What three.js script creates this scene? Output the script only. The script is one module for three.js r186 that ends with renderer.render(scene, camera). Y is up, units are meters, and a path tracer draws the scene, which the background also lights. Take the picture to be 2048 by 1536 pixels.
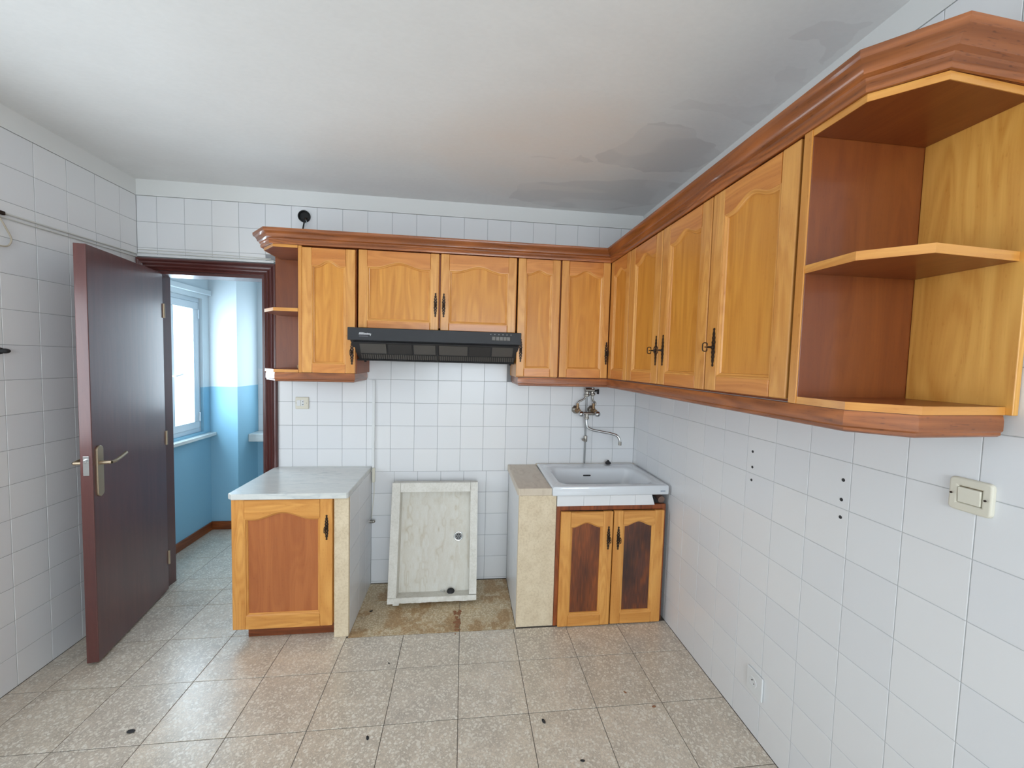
import * as THREE from 'three';
import { RoundedBoxGeometry } from 'three/addons/geometries/RoundedBoxGeometry.js';
import { mergeGeometries, toCreasedNormals } from 'three/addons/utils/BufferGeometryUtils.js';
import { RectAreaLightUniformsLib } from 'three/addons/lights/RectAreaLightUniformsLib.js';

// ------------------------------------------------------------------ camera, sky, light, exposure
const scene = new THREE.Scene();
const camera = new THREE.PerspectiveCamera(2 * Math.atan(768 / 793.7) * 180 / Math.PI, 2048 / 1536, 0.05, 60);
camera.position.set(-1.1873, 1.4789, 2.6247);
camera.rotation.set(-0.0551, -0.1212, 0.0262, 'YXZ');
scene.add(camera);
const renderer = new THREE.WebGLRenderer({ antialias: true });
renderer.toneMapping = THREE.LinearToneMapping;
renderer.toneMappingExposure = 1.1;
renderer.shadowMap.enabled = true;
scene.background = new THREE.Color(0.78, 0.9, 1.0);          // pale overcast sky outside the windows
scene.backgroundIntensity = 3;
RectAreaLightUniformsLib.init();
function windowLight(w, h, at, look, color, intensity) {        // daylight that enters through one glazed opening
  const l = new THREE.RectAreaLight(color, intensity, w, h);
  l.position.set(...at); l.lookAt(...look); scene.add(l);
}
const DAY = new THREE.Color(0.84, 0.925, 1.0);
windowLight(0.86, 0.86, [-3.16, 1.375, 1.31], [0, 1.375, 1.31], DAY, 5.0);          // kitchen window in the left wall, beside the camera
windowLight(1.7, 1.3, [-1.0, 1.55, 5.22], [-1.0, 1.55, 0], DAY, 7.7);          // kitchen window behind the camera
windowLight(0.66, 0.92, [-3.31, 1.4, -0.5], [0, 1.4, -0.5], new THREE.Color(0.64, 0.85, 1.0), 13.5);   // window of the blue room
windowLight(0.26, 0.9, [-2.75, 1.45, -1.30], [-2.75, 1.45, 5], new THREE.Color(0.72, 0.89, 1.0), 6);  // second window of the blue room

// ------------------------------------------------------------------ helpers
function mulberry(a) { return () => { a |= 0; a = a + 0x6D2B79F5 | 0; let t = Math.imul(a ^ a >>> 15, 1 | a); t = t + Math.imul(t ^ t >>> 7, 61 | t) ^ t; return ((t ^ t >>> 14) >>> 0) / 4294967296; }; }
const rnd = mulberry(20417);
const V3 = (x, y, z) => new THREE.Vector3(x, y, z);
const sc = (r, g, b) => new THREE.Color().setRGB(r / 255, g / 255, b / 255, THREE.SRGBColorSpace);
const taken = {};
function numbered(n) { const k = taken[n] = (taken[n] ?? -1) + 1; return k ? n + '_' + String(k).padStart(3, '0') : n; }
function shadow(o) { o.traverse(m => { if (m.isMesh) { m.castShadow = true; m.receiveShadow = true; } }); return o; }
function thing(name, label, category, pos = [0, 0, 0], group) {
  const o = new THREE.Group(); o.name = numbered(name); o.position.set(...pos); o.userData = { label, category };
  if (group) o.userData.group = group;
  scene.add(o); return o;
}
function struct(name, label, category) { const o = thing(name, label, category); o.userData.kind = 'structure'; return o; }
function part(name, geo, mat, parent, label) {
  const m = new THREE.Mesh(Array.isArray(geo) ? merge(geo) : geo, mat); m.name = name; m.castShadow = m.receiveShadow = true;
  if (label) m.userData.label = label;
  parent.add(m); return m;
}
function solo(name, geo, mat, label, category, group, pos = [0, 0, 0]) {
  const m = new THREE.Mesh(Array.isArray(geo) ? merge(geo) : geo, mat); m.name = numbered(name); m.castShadow = m.receiveShadow = true;
  m.position.set(...pos); m.userData = { label, category }; if (group) m.userData.group = group;
  scene.add(m); return m;
}
function sub(name, parent) { const g = new THREE.Group(); g.name = name; parent.add(g); return g; }
function clean(g) { const n = g.index ? g.toNonIndexed() : g; for (const k of Object.keys(n.attributes)) if (!['position', 'normal', 'uv'].includes(k)) n.deleteAttribute(k); if (!n.attributes.uv) n.setAttribute('uv', new THREE.BufferAttribute(new Float32Array(n.attributes.position.count * 2), 2)); n.clearGroups(); return n; }
function merge(list) { return list.length === 1 ? clean(list[0]) : mergeGeometries(list.map(clean)); }
// texture coordinates in metres, grain along one axis
function grainUV(g, axis = 'y', off = null) {
  g = clean(g); const p = g.attributes.position, uv = g.attributes.uv, n = V3(), a = V3(), b = V3(), c = V3();
  const [ou, ov] = off ?? [rnd() * 3, rnd() * 3];
  for (let i = 0; i < p.count; i += 3) {
    a.fromBufferAttribute(p, i); b.fromBufferAttribute(p, i + 1); c.fromBufferAttribute(p, i + 2);
    n.copy(b).sub(a).cross(c.clone().sub(a));
    const ax = Math.abs(n.x), ay = Math.abs(n.y), az = Math.abs(n.z);
    const drop = ax >= ay && ax >= az ? 'x' : ay >= az ? 'y' : 'z';
    let [q, r] = ['x', 'y', 'z'].filter(k => k !== drop);
    if (q === axis) [q, r] = [r, q];
    [a, b, c].forEach((w, k) => uv.setXY(i + k, w[q] + ou, w[r] + ov));
  }
  return g;
}
const box = (x0, x1, y0, y1, z0, z1) => { const g = new THREE.BoxGeometry(x1 - x0, y1 - y0, z1 - z0); g.translate((x0 + x1) / 2, (y0 + y1) / 2, (z0 + z1) / 2); return g; };
const rbox = (x0, x1, y0, y1, z0, z1, r = 0.003, s = 2) => { const g = new RoundedBoxGeometry(x1 - x0, y1 - y0, z1 - z0, s, Math.min(r, (x1 - x0) / 2.01, (y1 - y0) / 2.01, (z1 - z0) / 2.01)); g.translate((x0 + x1) / 2, (y0 + y1) / 2, (z0 + z1) / 2); return g; };
const tube = (pts, r, closed = false, seg = 8) => new THREE.TubeGeometry(new THREE.CatmullRomCurve3(pts.map(p => V3(...p)), closed, 'centripetal'), Math.max(6, pts.length * 8), r, seg, closed);
const cyl = (r0, r1, h, at, dir = [0, 1, 0], seg = 20) => { const g = new THREE.CylinderGeometry(r1, r0, h, seg); g.applyQuaternion(new THREE.Quaternion().setFromUnitVectors(V3(0, 1, 0), V3(...dir).normalize())); g.translate(...at); return g; };
const ball = (r, at, sx = 1, sy = 1, sz = 1) => { const g = new THREE.SphereGeometry(r, 18, 12); g.scale(sx, sy, sz); g.translate(...at); return g; };
const lathe = (pts, at, dir = [0, 1, 0], seg = 24) => { const g = new THREE.LatheGeometry(pts.map(p => new THREE.Vector2(...p)), seg); g.applyQuaternion(new THREE.Quaternion().setFromUnitVectors(V3(0, 1, 0), V3(...dir).normalize())); g.translate(...at); return g; };
// profile [outward, up] swept along a planar path with mitred corners; uv u = round the profile, v = along the path
function sweep(path, profile, up, closed = false, side = 1) {
  const P = path.map(p => V3(...p)), U = V3(...up), n = P.length, out = [];
  const dirs = []; for (let i = 0; i < n; i++) dirs.push(P[(i + 1) % n].clone().sub(P[i]).normalize());
  const nor = d => d.clone().cross(U).multiplyScalar(side);
  const mit = []; let len = [0];
  for (let i = 0; i < n; i++) {
    const d1 = closed || i > 0 ? dirs[(i - 1 + n) % n] : dirs[0], d2 = closed || i < n - 1 ? dirs[i] : dirs[n - 2];
    const a = nor(d1), b = nor(d2), m = a.clone().add(b).normalize(); mit.push(m.multiplyScalar(1 / Math.max(0.3, m.dot(b))));
    len.push(len[i] + P[(i + 1) % n].distanceTo(P[i]));
  }
  const pos = [], uv = [], arc = [0]; for (let j = 1; j < profile.length; j++) arc.push(arc[j - 1] + Math.hypot(profile[j][0] - profile[j - 1][0], profile[j][1] - profile[j - 1][1]));
  const at = (i, j) => P[i % n].clone().addScaledVector(mit[i % n], profile[j][0]).addScaledVector(U, profile[j][1]);
  const [ou, ov] = [rnd() * 2, rnd() * 2];
  const quad = (A, B, C, D, ua, ub, va, vb) => { for (const [q, u, v] of [[A, ua, va], [B, ub, va], [C, ub, vb], [A, ua, va], [C, ub, vb], [D, ua, vb]]) { pos.push(q.x, q.y, q.z); uv.push(u + ou, v + ov); } };
  for (let i = 0; i < (closed ? n : n - 1); i++) for (let j = 0; j < profile.length - 1; j++) {
    const A = at(i, j), B = at(i, j + 1), C = at(i + 1, j + 1), D = at(i + 1, j);
    if (side > 0) quad(A, B, C, D, arc[j], arc[j + 1], len[i], len[i + 1]); else quad(B, A, D, C, arc[j + 1], arc[j], len[i], len[i + 1]);
  }
  if (!closed) for (const i of [0, n - 1]) {                        // end caps
    const sh = profile.map(p => new THREE.Vector2(...p)), tri = THREE.ShapeUtils.triangulateShape(THREE.ShapeUtils.isClockWise(sh) ? sh.slice().reverse() : sh, []);
    const pts = (THREE.ShapeUtils.isClockWise(sh) ? profile.slice().reverse() : profile).map(p => P[i].clone().addScaledVector(mit[i], p[0]).addScaledVector(U, p[1]));
    for (const t of tri) for (const k of t) { pos.push(pts[k].x, pts[k].y, pts[k].z); uv.push(0.1 + ou, 0.1 + ov); }
  }
  const g = new THREE.BufferGeometry(); g.setAttribute('position', new THREE.Float32BufferAttribute(pos, 3)); g.setAttribute('uv', new THREE.Float32BufferAttribute(uv, 2)); g.computeVertexNormals();
  return toCreasedNormals(g, 0.7);
}
function prism(pts, y0, y1, bevel = 0) {                             // polygon in x,z standing from y0 to y1
  const s = new THREE.Shape(pts.map(([x, z]) => new THREE.Vector2(x, -z)));
  const g = new THREE.ExtrudeGeometry(s, { depth: y1 - y0 - 2 * bevel, bevelEnabled: bevel > 0, bevelThickness: bevel, bevelSize: bevel, bevelOffset: -bevel, bevelSegments: 2 });
  g.rotateX(-Math.PI / 2); g.translate(0, y0 + bevel, 0); return g;
}
function rings(list) {                                               // closed rings of equal point count, skinned one to the next
  const n = list[0].length, pos = [], uv = [];
  for (let k = 0; k < list.length - 1; k++) for (let i = 0; i < n; i++) {
    const a = list[k][i], b = list[k][(i + 1) % n], c = list[k + 1][(i + 1) % n], d = list[k + 1][i];
    for (const q of [a, b, c, a, c, d]) { pos.push(...q); uv.push(q[0], q[2]); }
  }
  const last = list[list.length - 1], m = last.reduce((s, q) => [s[0] + q[0] / n, s[1] + q[1] / n, s[2] + q[2] / n], [0, 0, 0]);
  for (let i = 0; i < n; i++) for (const q of [last[i], last[(i + 1) % n], m]) { pos.push(...q); uv.push(q[0], q[2]); }
  const g = new THREE.BufferGeometry(); g.setAttribute('position', new THREE.Float32BufferAttribute(pos, 3)); g.setAttribute('uv', new THREE.Float32BufferAttribute(uv, 2)); g.computeVertexNormals();
  return toCreasedNormals(g, 0.75);
}
function roundRect(x0, x1, z0, z1, r, y, n = 8) {
  const out = []; for (const [cx, cz, a0] of [[x1 - r, z1 - r, 0], [x0 + r, z1 - r, 90], [x0 + r, z0 + r, 180], [x1 - r, z0 + r, 270]]) for (let i = 0; i <= n; i++) { const a = (a0 + 90 * i / n) * Math.PI / 180; out.push([cx + r * Math.cos(a), y, cz + r * Math.sin(a)]); }
  return out.reverse();
}

// ------------------------------------------------------------------ computed textures
function noiseGrid(seed, nx, ny) { const r = mulberry(seed), a = new Float32Array(nx * ny); for (let i = 0; i < a.length; i++) a[i] = r(); return (u, v) => { u = ((u % nx) + nx) % nx; v = ((v % ny) + ny) % ny; const i = Math.floor(u), j = Math.floor(v), f = u - i, g = v - j, s = f * f * (3 - 2 * f), t = g * g * (3 - 2 * g), i1 = (i + 1) % nx, j1 = (j + 1) % ny; return (a[j * nx + i] * (1 - s) + a[j * nx + i1] * s) * (1 - t) + (a[j1 * nx + i] * (1 - s) + a[j1 * nx + i1] * s) * t; }; }
function texture(w, h, fn, metresU, metresV, srgb = true) {
  const d = new Uint8Array(w * h * 4);
  for (let j = 0; j < h; j++) for (let i = 0; i < w; i++) { const c = fn(i / w, j / h), k = (j * w + i) * 4; d[k] = Math.max(0, Math.min(255, c[0])); d[k + 1] = Math.max(0, Math.min(255, c[1])); d[k + 2] = Math.max(0, Math.min(255, c[2])); d[k + 3] = 255; }
  const t = new THREE.DataTexture(d, w, h); t.magFilter = THREE.LinearFilter; t.minFilter = THREE.LinearMipmapLinearFilter; t.generateMipmaps = true;
  t.wrapS = t.wrapT = THREE.RepeatWrapping; t.repeat.set(1 / metresU, 1 / metresV); if (srgb) t.colorSpace = THREE.SRGBColorSpace; t.needsUpdate = true; return t;
}
const mixc = (a, b, t) => [a[0] + (b[0] - a[0]) * t, a[1] + (b[1] - a[1]) * t, a[2] + (b[2] - a[2]) * t];
function woodTexture(seed, light, dark, { streak = 1, pore = 1, figure = 1 } = {}) {
  const a = noiseGrid(seed, 8, 3), b = noiseGrid(seed + 1, 26, 4), c = noiseGrid(seed + 2, 150, 8), d = noiseGrid(seed + 3, 256, 64), e = noiseGrid(seed + 4, 6, 4);
  return texture(512, 1024, (u, v) => {
    const w = (e(u * 6, v * 4) - 0.5) * 0.06, uu = u + w;
    const cath = 0.5 + 0.5 * Math.sin((a(uu * 8, v * 3) * 9 + b(uu * 26, v * 4) * 1.6) * Math.PI);
    let t = 0.22 + figure * 0.28 * (cath - 0.5) + streak * 0.42 * (b(uu * 26, v * 4) - 0.5) + 0.3 * (a(uu * 8, v * 3) - 0.4) + 0.16 * (c(uu * 150, v * 8) - 0.5);
    const q = d(u * 256, v * 64); if (q > 0.8) t += pore * 0.5 * (q - 0.8) / 0.2 * (0.4 + cath * 0.6);
    return mixc(light, dark, Math.max(0, Math.min(1.15, t + 0.18)));
  }, 0.42, 1.0);
}
function terrazzo(seed, base, chipA, chipB, count) {
  const N = 1024, S = 0.6, rr = mulberry(seed), n1 = noiseGrid(seed + 9, 12, 12), n2 = noiseGrid(seed + 10, 96, 96), n3 = noiseGrid(seed + 11, 300, 300), buf = new Float32Array(N * N * 2);
  for (let k = 0; k < count; k++) {
    const big = rr() < 0.3, x = rr() * N, y = rr() * N, L = (big ? 6 + rr() * 7 : 1.6 + rr() * 3.6), asp = 0.4 + rr() * 0.5, an = rr() * Math.PI, tone = rr(), R = Math.ceil(L) + 1, ca = Math.cos(an), sa = Math.sin(an), sk = rr() * 0.5;
    for (let j = -R; j <= R; j++) for (let i = -R; i <= R; i++) { const p = (i * ca + j * sa) / L, q = (-i * sa + j * ca) / (L * asp) + sk * p, e = p * p + q * q + 0.35 * Math.abs(p * q); if (e < 1) { const X = ((Math.floor(x) + i) % N + N) % N, Y = ((Math.floor(y) + j) % N + N) % N, o = (Y * N + X) * 2; buf[o] = Math.max(buf[o], Math.min(1, (1 - e) * 3)); buf[o + 1] = tone; } }
  }
  return texture(N, N, (u, v) => {
    const o = (Math.floor(v * N) * N + Math.floor(u * N)) * 2, m = 0.94 + 0.1 * n1(u * 12, v * 12) + 0.1 * (n2(u * 96, v * 96) - 0.5) + 0.14 * (n3(u * 300, v * 300) - 0.5);
    const b = base.map(c => c * m); return mixc(b, mixc(chipA, chipB, buf[o + 1]), buf[o] * 0.85);
  }, S, S);
}
function stainedTerrazzo(seed, base, chipA, chipB, stain) {
  const t = terrazzo(seed, base, chipA, chipB, 9000), N = 1024, d = t.image.data, n1 = noiseGrid(seed + 20, 7, 7), n2 = noiseGrid(seed + 21, 30, 30), n3 = noiseGrid(seed + 22, 110, 110);
  for (let j = 0; j < N; j++) for (let i = 0; i < N; i++) {
    const u = i / N, v = j / N, s = n1(u * 7, v * 7) * 0.55 + n2(u * 30, v * 30) * 0.3 + n3(u * 110, v * 110) * 0.15, w = Math.max(0, Math.min(1, (s - 0.47) * 6)) * 0.4, k = (j * N + i) * 4;
    for (let q = 0; q < 3; q++) d[k + q] = d[k + q] * (1 - w) + stain[q] * w * (0.55 + 0.45 * d[k + q] / 190);
  }
  return t;
}
function marble(seed, base, vein, amount = 1, stretch = 1) {
  const a = noiseGrid(seed, 5, 9), b = noiseGrid(seed + 1, 16, 40), c = noiseGrid(seed + 2, 90, 180);
  return texture(512, 512, (u, v) => { const w = v * 9 + a(u * 5, v * 9) * 2.2 * stretch, s = Math.pow(1 - Math.abs(Math.sin(w * 2.1 + b(u * 16, v * 40) * 2.5)), 3.2); return mixc(base, vein, Math.min(1, amount * (0.55 * s * a(u * 5 + 2, v * 9 + 4) + 0.22 * b(u * 16, v * 40) + 0.12 * c(u * 90, v * 180)))); }, 0.7, 0.6);
}
function speckle(seed, base, spot, scale = 1, amt = 0.5) {
  const a = noiseGrid(seed, 14, 14), b = noiseGrid(seed + 1, 80, 80), c = noiseGrid(seed + 2, 240, 240);
  return texture(512, 512, (u, v) => mixc(base, spot, Math.max(0, Math.min(1, amt * (0.5 * a(u * 14, v * 14) + 0.8 * Math.max(0, b(u * 80, v * 80) - 0.4) + 0.5 * c(u * 240, v * 240))))), 0.6 * scale, 0.6 * scale);
}

// ------------------------------------------------------------------ materials
const M = {};
const phys = (o) => new THREE.MeshPhysicalMaterial(o);
const T = {
  panel: woodTexture(11, [228, 160, 66], [188, 114, 32], { figure: 0.7, pore: 0.5 }),
  frame: woodTexture(31, [234, 172, 92], [196, 126, 54], { figure: 0.9, pore: 0.8 }),
  pale: woodTexture(131, [246, 190, 98], [206, 138, 54], { figure: 0.9, pore: 0.5 }),
  red: woodTexture(51, [206, 138, 78], [172, 104, 54], { figure: 0.6, pore: 0.8 }),
  crown: woodTexture(71, [182, 106, 50], [108, 56, 20], { figure: 1.1, pore: 1.1 }),
  dark: woodTexture(91, [128, 66, 32], [52, 28, 18], { figure: 0.8, streak: 1.6 }),
  mahog: woodTexture(111, [104, 58, 52], [76, 40, 40], { figure: 0.3, streak: 0.8, pore: 0.7 }),
};
const varnish = (map, color = 0xffffff, rough = 0.36, coat = 0.35, coatR = 0.2) => phys({ map, color, roughness: rough, clearcoat: coat, clearcoatRoughness: coatR });
M.panel = varnish(T.panel, 0xffffff, 0.46, 0.16, 0.2); M.frame = varnish(T.frame, 0xffffff, 0.4, 0.25, 0.18); M.rail = varnish(T.frame, sc(246, 226, 210)); M.red = varnish(T.red, sc(236, 214, 206));
M.crown = varnish(T.crown, 0xffffff, 0.42, 0.4, 0.08); M.dark = varnish(T.dark, 0xffffff, 0.4, 0.3, 0.25); M.plinth = varnish(T.crown, sc(226, 206, 200), 0.45, 0.2, 0.3);
M.sidepanel = varnish(T.red, sc(168, 136, 108), 0.4, 0.45, 0.1); M.backpanel = varnish(T.pale, 0xffffff, 0.36, 0.35, 0.16);
M.board = varnish(T.red, sc(176, 142, 112), 0.42, 0.3, 0.16); M.carcass = varnish(T.red, sc(206, 172, 146), 0.5, 0.1, 0.3); M.edge = varnish(T.frame, sc(250, 246, 230));
M.mahog = varnish(T.mahog, 0xffffff, 0.4, 0.5, 0.22); M.casing = varnish(T.mahog, sc(236, 214, 208), 0.36, 0.45, 0.2);
const tileTone = [[0.79, 0.80, 0.81], [0.775, 0.785, 0.80], [0.80, 0.805, 0.81]];
M.tile = tileTone.map(c => phys({ color: new THREE.Color().setRGB(...c), roughness: 0.35, clearcoat: 0.3, clearcoatRoughness: 0.2 }));
M.grout = new THREE.MeshStandardMaterial({ color: sc(150, 152, 154), roughness: 0.95 });
M.groutPale = new THREE.MeshStandardMaterial({ color: sc(190, 192, 193), roughness: 0.95 });
M.plaster = new THREE.MeshStandardMaterial({ color: sc(228, 229, 227), roughness: 0.9 });
M.white = phys({ color: sc(232, 234, 234), roughness: 0.35, clearcoat: 0.2 });
M.ceramic = phys({ color: sc(222, 226, 230), roughness: 0.12, clearcoat: 0.6, clearcoatRoughness: 0.05 });
M.chrome = phys({ color: sc(205, 207, 208), metalness: 1, roughness: 0.16 });
M.dullchrome = phys({ color: sc(165, 160, 152), metalness: 1, roughness: 0.36 });
M.brass = phys({ color: sc(150, 122, 92), metalness: 0.8, roughness: 0.45 });
M.nickel = phys({ color: sc(176, 158, 134), metalness: 0.75, roughness: 0.42 });
M.iron = phys({ color: sc(52, 40, 32), metalness: 0.6, roughness: 0.5 });
M.black = new THREE.MeshStandardMaterial({ color: sc(18, 18, 20), roughness: 0.6 });
M.rubber = new THREE.MeshStandardMaterial({ color: sc(40, 40, 42), roughness: 0.7 });
M.hood = phys({ color: sc(34, 36, 40), roughness: 0.55 });
M.hoodDark = phys({ color: sc(38, 38, 40), roughness: 0.5 });
M.cream = phys({ color: sc(222, 217, 200), roughness: 0.38 });
M.cream2 = phys({ color: sc(228, 224, 208), roughness: 0.35 });
M.plasticWhite = phys({ color: sc(224, 226, 226), roughness: 0.4 });
M.bluePaint = new THREE.MeshStandardMaterial({ color: sc(142, 188, 210), roughness: 0.65 });
M.whitePaint = new THREE.MeshStandardMaterial({ color: sc(214, 222, 226), roughness: 0.75 });
M.sash = phys({ color: sc(214, 222, 228), roughness: 0.4 });
M.glass = phys({ color: 0xffffff, transmission: 1, thickness: 0, roughness: 0, ior: 1.5 });
M.stone = phys({ map: speckle(201, [234, 218, 190], [204, 184, 152], 1, 0.75), roughness: 0.6 });
M.marble = phys({ map: marble(301, [224, 225, 220], [176, 184, 188], 0.9), roughness: 0.22, clearcoat: 0.3, clearcoatRoughness: 0.1 });
M.marbleBeige = phys({ map: marble(311, [218, 204, 184], [178, 160, 138], 0.9), roughness: 0.35 });
M.trough = phys({ map: marble(321, [228, 226, 218], [188, 174, 148], 0.9, 0.3), roughness: 0.5 });
M.troughRim = phys({ map: speckle(331, [236, 234, 227], [204, 200, 188], 1, 0.6), roughness: 0.6 });
M.terrazzo = [0, 1, 2].map(k => phys({ map: terrazzo(400 + k * 40, [[200, 187, 169], [206, 193, 175], [198, 186, 170]][k], [222, 213, 197], [236, 230, 218], 5200), roughness: 0.32, clearcoat: 0.7, clearcoatRoughness: 0.26 }));
M.terrazzoStain = phys({ map: stainedTerrazzo(520, [190, 168, 134], [210, 192, 160], [222, 210, 184], [140, 98, 52]), roughness: 0.5 });
M.joint = new THREE.MeshStandardMaterial({ color: sc(86, 80, 74), roughness: 0.95 });
M.rust = new THREE.MeshStandardMaterial({ color: sc(146, 100, 70), roughness: 0.9 });

// ------------------------------------------------------------------ the room
const tileCache = {};
function tileGeo(w, h, b = 0.0011, t = 0.004) {
  const key = w.toFixed(4) + '_' + h.toFixed(4) + '_' + b + '_' + t; if (tileCache[key]) return tileCache[key];
  const R = (x, y, z) => [[-x, -y, z], [x, -y, z], [x, y, z], [-x, y, z]], lo = R(w / 2, h / 2, -t), mid = R(w / 2, h / 2, -b * 0.7), hi = R(w / 2 - b, h / 2 - b, 0), pos = [], uv = [];
  const q = (A, B, C, D) => { for (const p of [A, B, C, A, C, D]) { pos.push(...p); uv.push(p[0], p[1]); } };
  q(hi[0], hi[1], hi[2], hi[3]);
  for (let i = 0; i < 4; i++) { const j = (i + 1) % 4; q(mid[i], mid[j], hi[j], hi[i]); q(lo[i], lo[j], mid[j], mid[i]); }
  const g = new THREE.BufferGeometry(); g.setAttribute('position', new THREE.Float32BufferAttribute(pos, 3)); g.setAttribute('uv', new THREE.Float32BufferAttribute(uv, 2)); g.computeVertexNormals();
  return tileCache[key] = g;
}
// tiles between the given joint lines; u, v: directions of the field, n its outward normal
function tileField(parent, origin, u, v, cols, rows, mats, { gap = 0.0018, skip = () => false, far = () => false, name = 'tile', wobble = 0.0016, bevel = 0.0011 } = {}) {
  const U = V3(...u), W = V3(...v), N = U.clone().cross(W), q = new THREE.Quaternion().setFromRotationMatrix(new THREE.Matrix4().makeBasis(U, W, N)), stuff = [];
  for (let j = 0; j < rows.length - 1; j++) for (let i = 0; i < cols.length - 1; i++) {
    const w = cols[i + 1] - cols[i], h = rows[j + 1] - rows[j], cu = (cols[i] + cols[i + 1]) / 2, cv = (rows[j] + rows[j + 1]) / 2;
    if (w < 0.008 || h < 0.008 || skip(cu, cv, w, h)) continue;
    const g = tileGeo(w - gap, h - gap, bevel), p = V3(...origin).addScaledVector(U, cu).addScaledVector(W, cv), tilt = new THREE.Quaternion().setFromEuler(new THREE.Euler((rnd() - 0.5) * wobble * 2, (rnd() - 0.5) * wobble * 2, 0));
    if (far(cu, cv)) { const c = g.clone(); c.applyQuaternion(q); c.translate(p.x, p.y, p.z); stuff.push(c); continue; }
    const m = new THREE.Mesh(g, mats[Math.floor(rnd() * mats.length)]); m.name = name; m.position.copy(p); m.quaternion.copy(q).multiply(tilt); m.receiveShadow = m.castShadow = true; parent.add(m);
  }
  if (stuff.length) { const m = part(name + '_field', stuff, mats[0], parent); m.userData.kind = 'stuff'; }
}
const span = (a, b, first, step) => { const out = [a]; for (let x = first; x < b - 0.004; x += step) if (x > a + 0.004) out.push(x); out.push(b); return out; };
const CEIL = 2.49, TOP = 2.3964, ROWS = span(0, TOP, 0.1464, 0.15), LX = -3.11, END = 5.2;
const D = 0.0014;                                                    // joints lie this far behind the tile faces

const wallBack = struct('wall_back', 'white tiled kitchen wall behind the cabinets, with the doorway in it', 'wall');
part('masonry', [box(-2.405, 0.15, 0, TOP, -0.12, -D), box(-3.28, -3.04, 0, TOP, -0.12, -D), box(-3.04, -2.405, 1.965, TOP, -0.12, -D)], M.grout, wallBack);
part('plaster_band', box(LX, 0, TOP + 0.0015, CEIL, -0.12, 0.001), M.plaster, wallBack, 'white plaster band under the ceiling');
const bcols = []; for (let k = 20; k >= 0; k--) bcols.push(-0.1525 - 0.15 * k); bcols[0] = LX; bcols.push(0);
const frameX = -2.336;
tileField(wallBack, [0, 0, 0], [1, 0, 0], [0, 1, 0], bcols.filter(x => x >= -2.3), ROWS.filter(y => y > 0.7), M.tile, { skip: (x, y) => (y > 1.5 && y < 2.09 && x > -2.1) || (y > 1.36 && y < 1.5 && (x < -1.83 || x > -0.84)) });
tileField(wallBack, [0, 0, 0], [1, 0, 0], [0, 1, 0], [frameX, -2.2525], ROWS.filter(y => y > 0.7 && y < 2.2), M.tile);
tileField(wallBack, [0, 0, 0], [1, 0, 0], [0, 1, 0], bcols.filter(x => x < -2.2), [2.045, 2.0964, 2.2464, TOP], M.tile, { skip: (x, y) => x > -2.34 && y < 2.09 });
tileField(wallBack, [0, 0, 0], [1, 0, 0], [0, 1, 0], [-1.769, -1.626, -1.476, -1.326, -1.176, -1.026, -0.873], [0, 0.0125, 0.16, 0.3075, 0.455, 0.6025, 0.7464], M.tile);

const wallRight = struct('wall_right', 'white tiled right-hand wall running from the sink towards the camera', 'wall');
part('masonry', box(D, 0.15, 0, TOP, 0, END), M.groutPale, wallRight);
part('plaster_band', box(-0.001, 0.15, TOP + 0.0015, CEIL, 0, END), M.plaster, wallRight, 'white plaster band under the ceiling');
const rcols = span(0, END, 1.4071 - 1.35, 0.15);
tileField(wallRight, [0, 0, 0], [0, 0, 1], [0, 1, 0], rcols, ROWS, M.tile, { skip: (z, y) => y > 1.42 && y < 2.06 && z < 1.7, far: z => z > 2.2 });
// drill holes with their dowels
for (const [y, z] of [[1.137, 1.139], [1.073, 1.142], [1.019, 1.141], [1.137, 1.533], [1.074, 1.531], [1.018, 1.532]]) {
  const h = part('drill_hole', lathe([[0, 0.0004], [0.0038, 0.0005], [0.005, 0.0012], [0.0056, 0.0002], [0.0056, -0.004]], [0, y, z], [-1, 0, 0], 14), M.rubber, wallRight, 'dark dowel hole in the tiles');
  h.castShadow = false;
}

const wallLeft = struct('wall_left', 'white tiled left-hand wall behind the open brown door', 'wall');
const WZ0 = 0.86, WZ1 = 1.76, WY0 = 0.92, WY1 = 1.83;               // kitchen window, outside the picture on the left
part('masonry', [box(LX - 0.17, LX - D, 0, TOP, -0.001, WZ0), box(LX - 0.17, LX - D, 0, TOP, WZ1, END), box(LX - 0.17, LX - D, 0, WY0, WZ0, WZ1), box(LX - 0.17, LX - D, WY1, TOP, WZ0, WZ1)], M.grout, wallLeft);
part('plaster_band', box(LX - 0.17, LX + 0.001, TOP + 0.0015, CEIL, 0, END), M.plaster, wallLeft, 'white plaster band under the ceiling');
tileField(wallLeft, [LX, 0, 0], [0, 0, -1], [0, 1, 0], span(0, END, 0.113, 0.149).reverse().map(z => -z), ROWS, M.tile, { skip: (u, y) => -u > 0.858 && -u < 1.901 && y > 0.8964 && y < 1.9464, far: u => u < -1.05 });
part('window_surround', [box(LX - 0.02, LX, 0.8974, WY0, 0.859, 1.9), box(LX - 0.02, LX, WY1, 1.9455, 0.859, 1.9), box(LX - 0.02, LX, WY0, WY1, WZ1, 1.9)], M.plaster, wallLeft, 'white plaster round the kitchen window');
const wallFront = struct('wall_front', 'plain white wall behind the camera', 'wall');
part('plaster', [box(LX - 0.17, -1.9, 0, CEIL, END, END + 0.12), box(-0.1, 0.15, 0, CEIL, END, END + 0.12), box(-1.9, -0.1, 0, 0.85, END, END + 0.12), box(-1.9, -0.1, 2.25, CEIL, END, END + 0.12)], M.plaster, wallFront);

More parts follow.
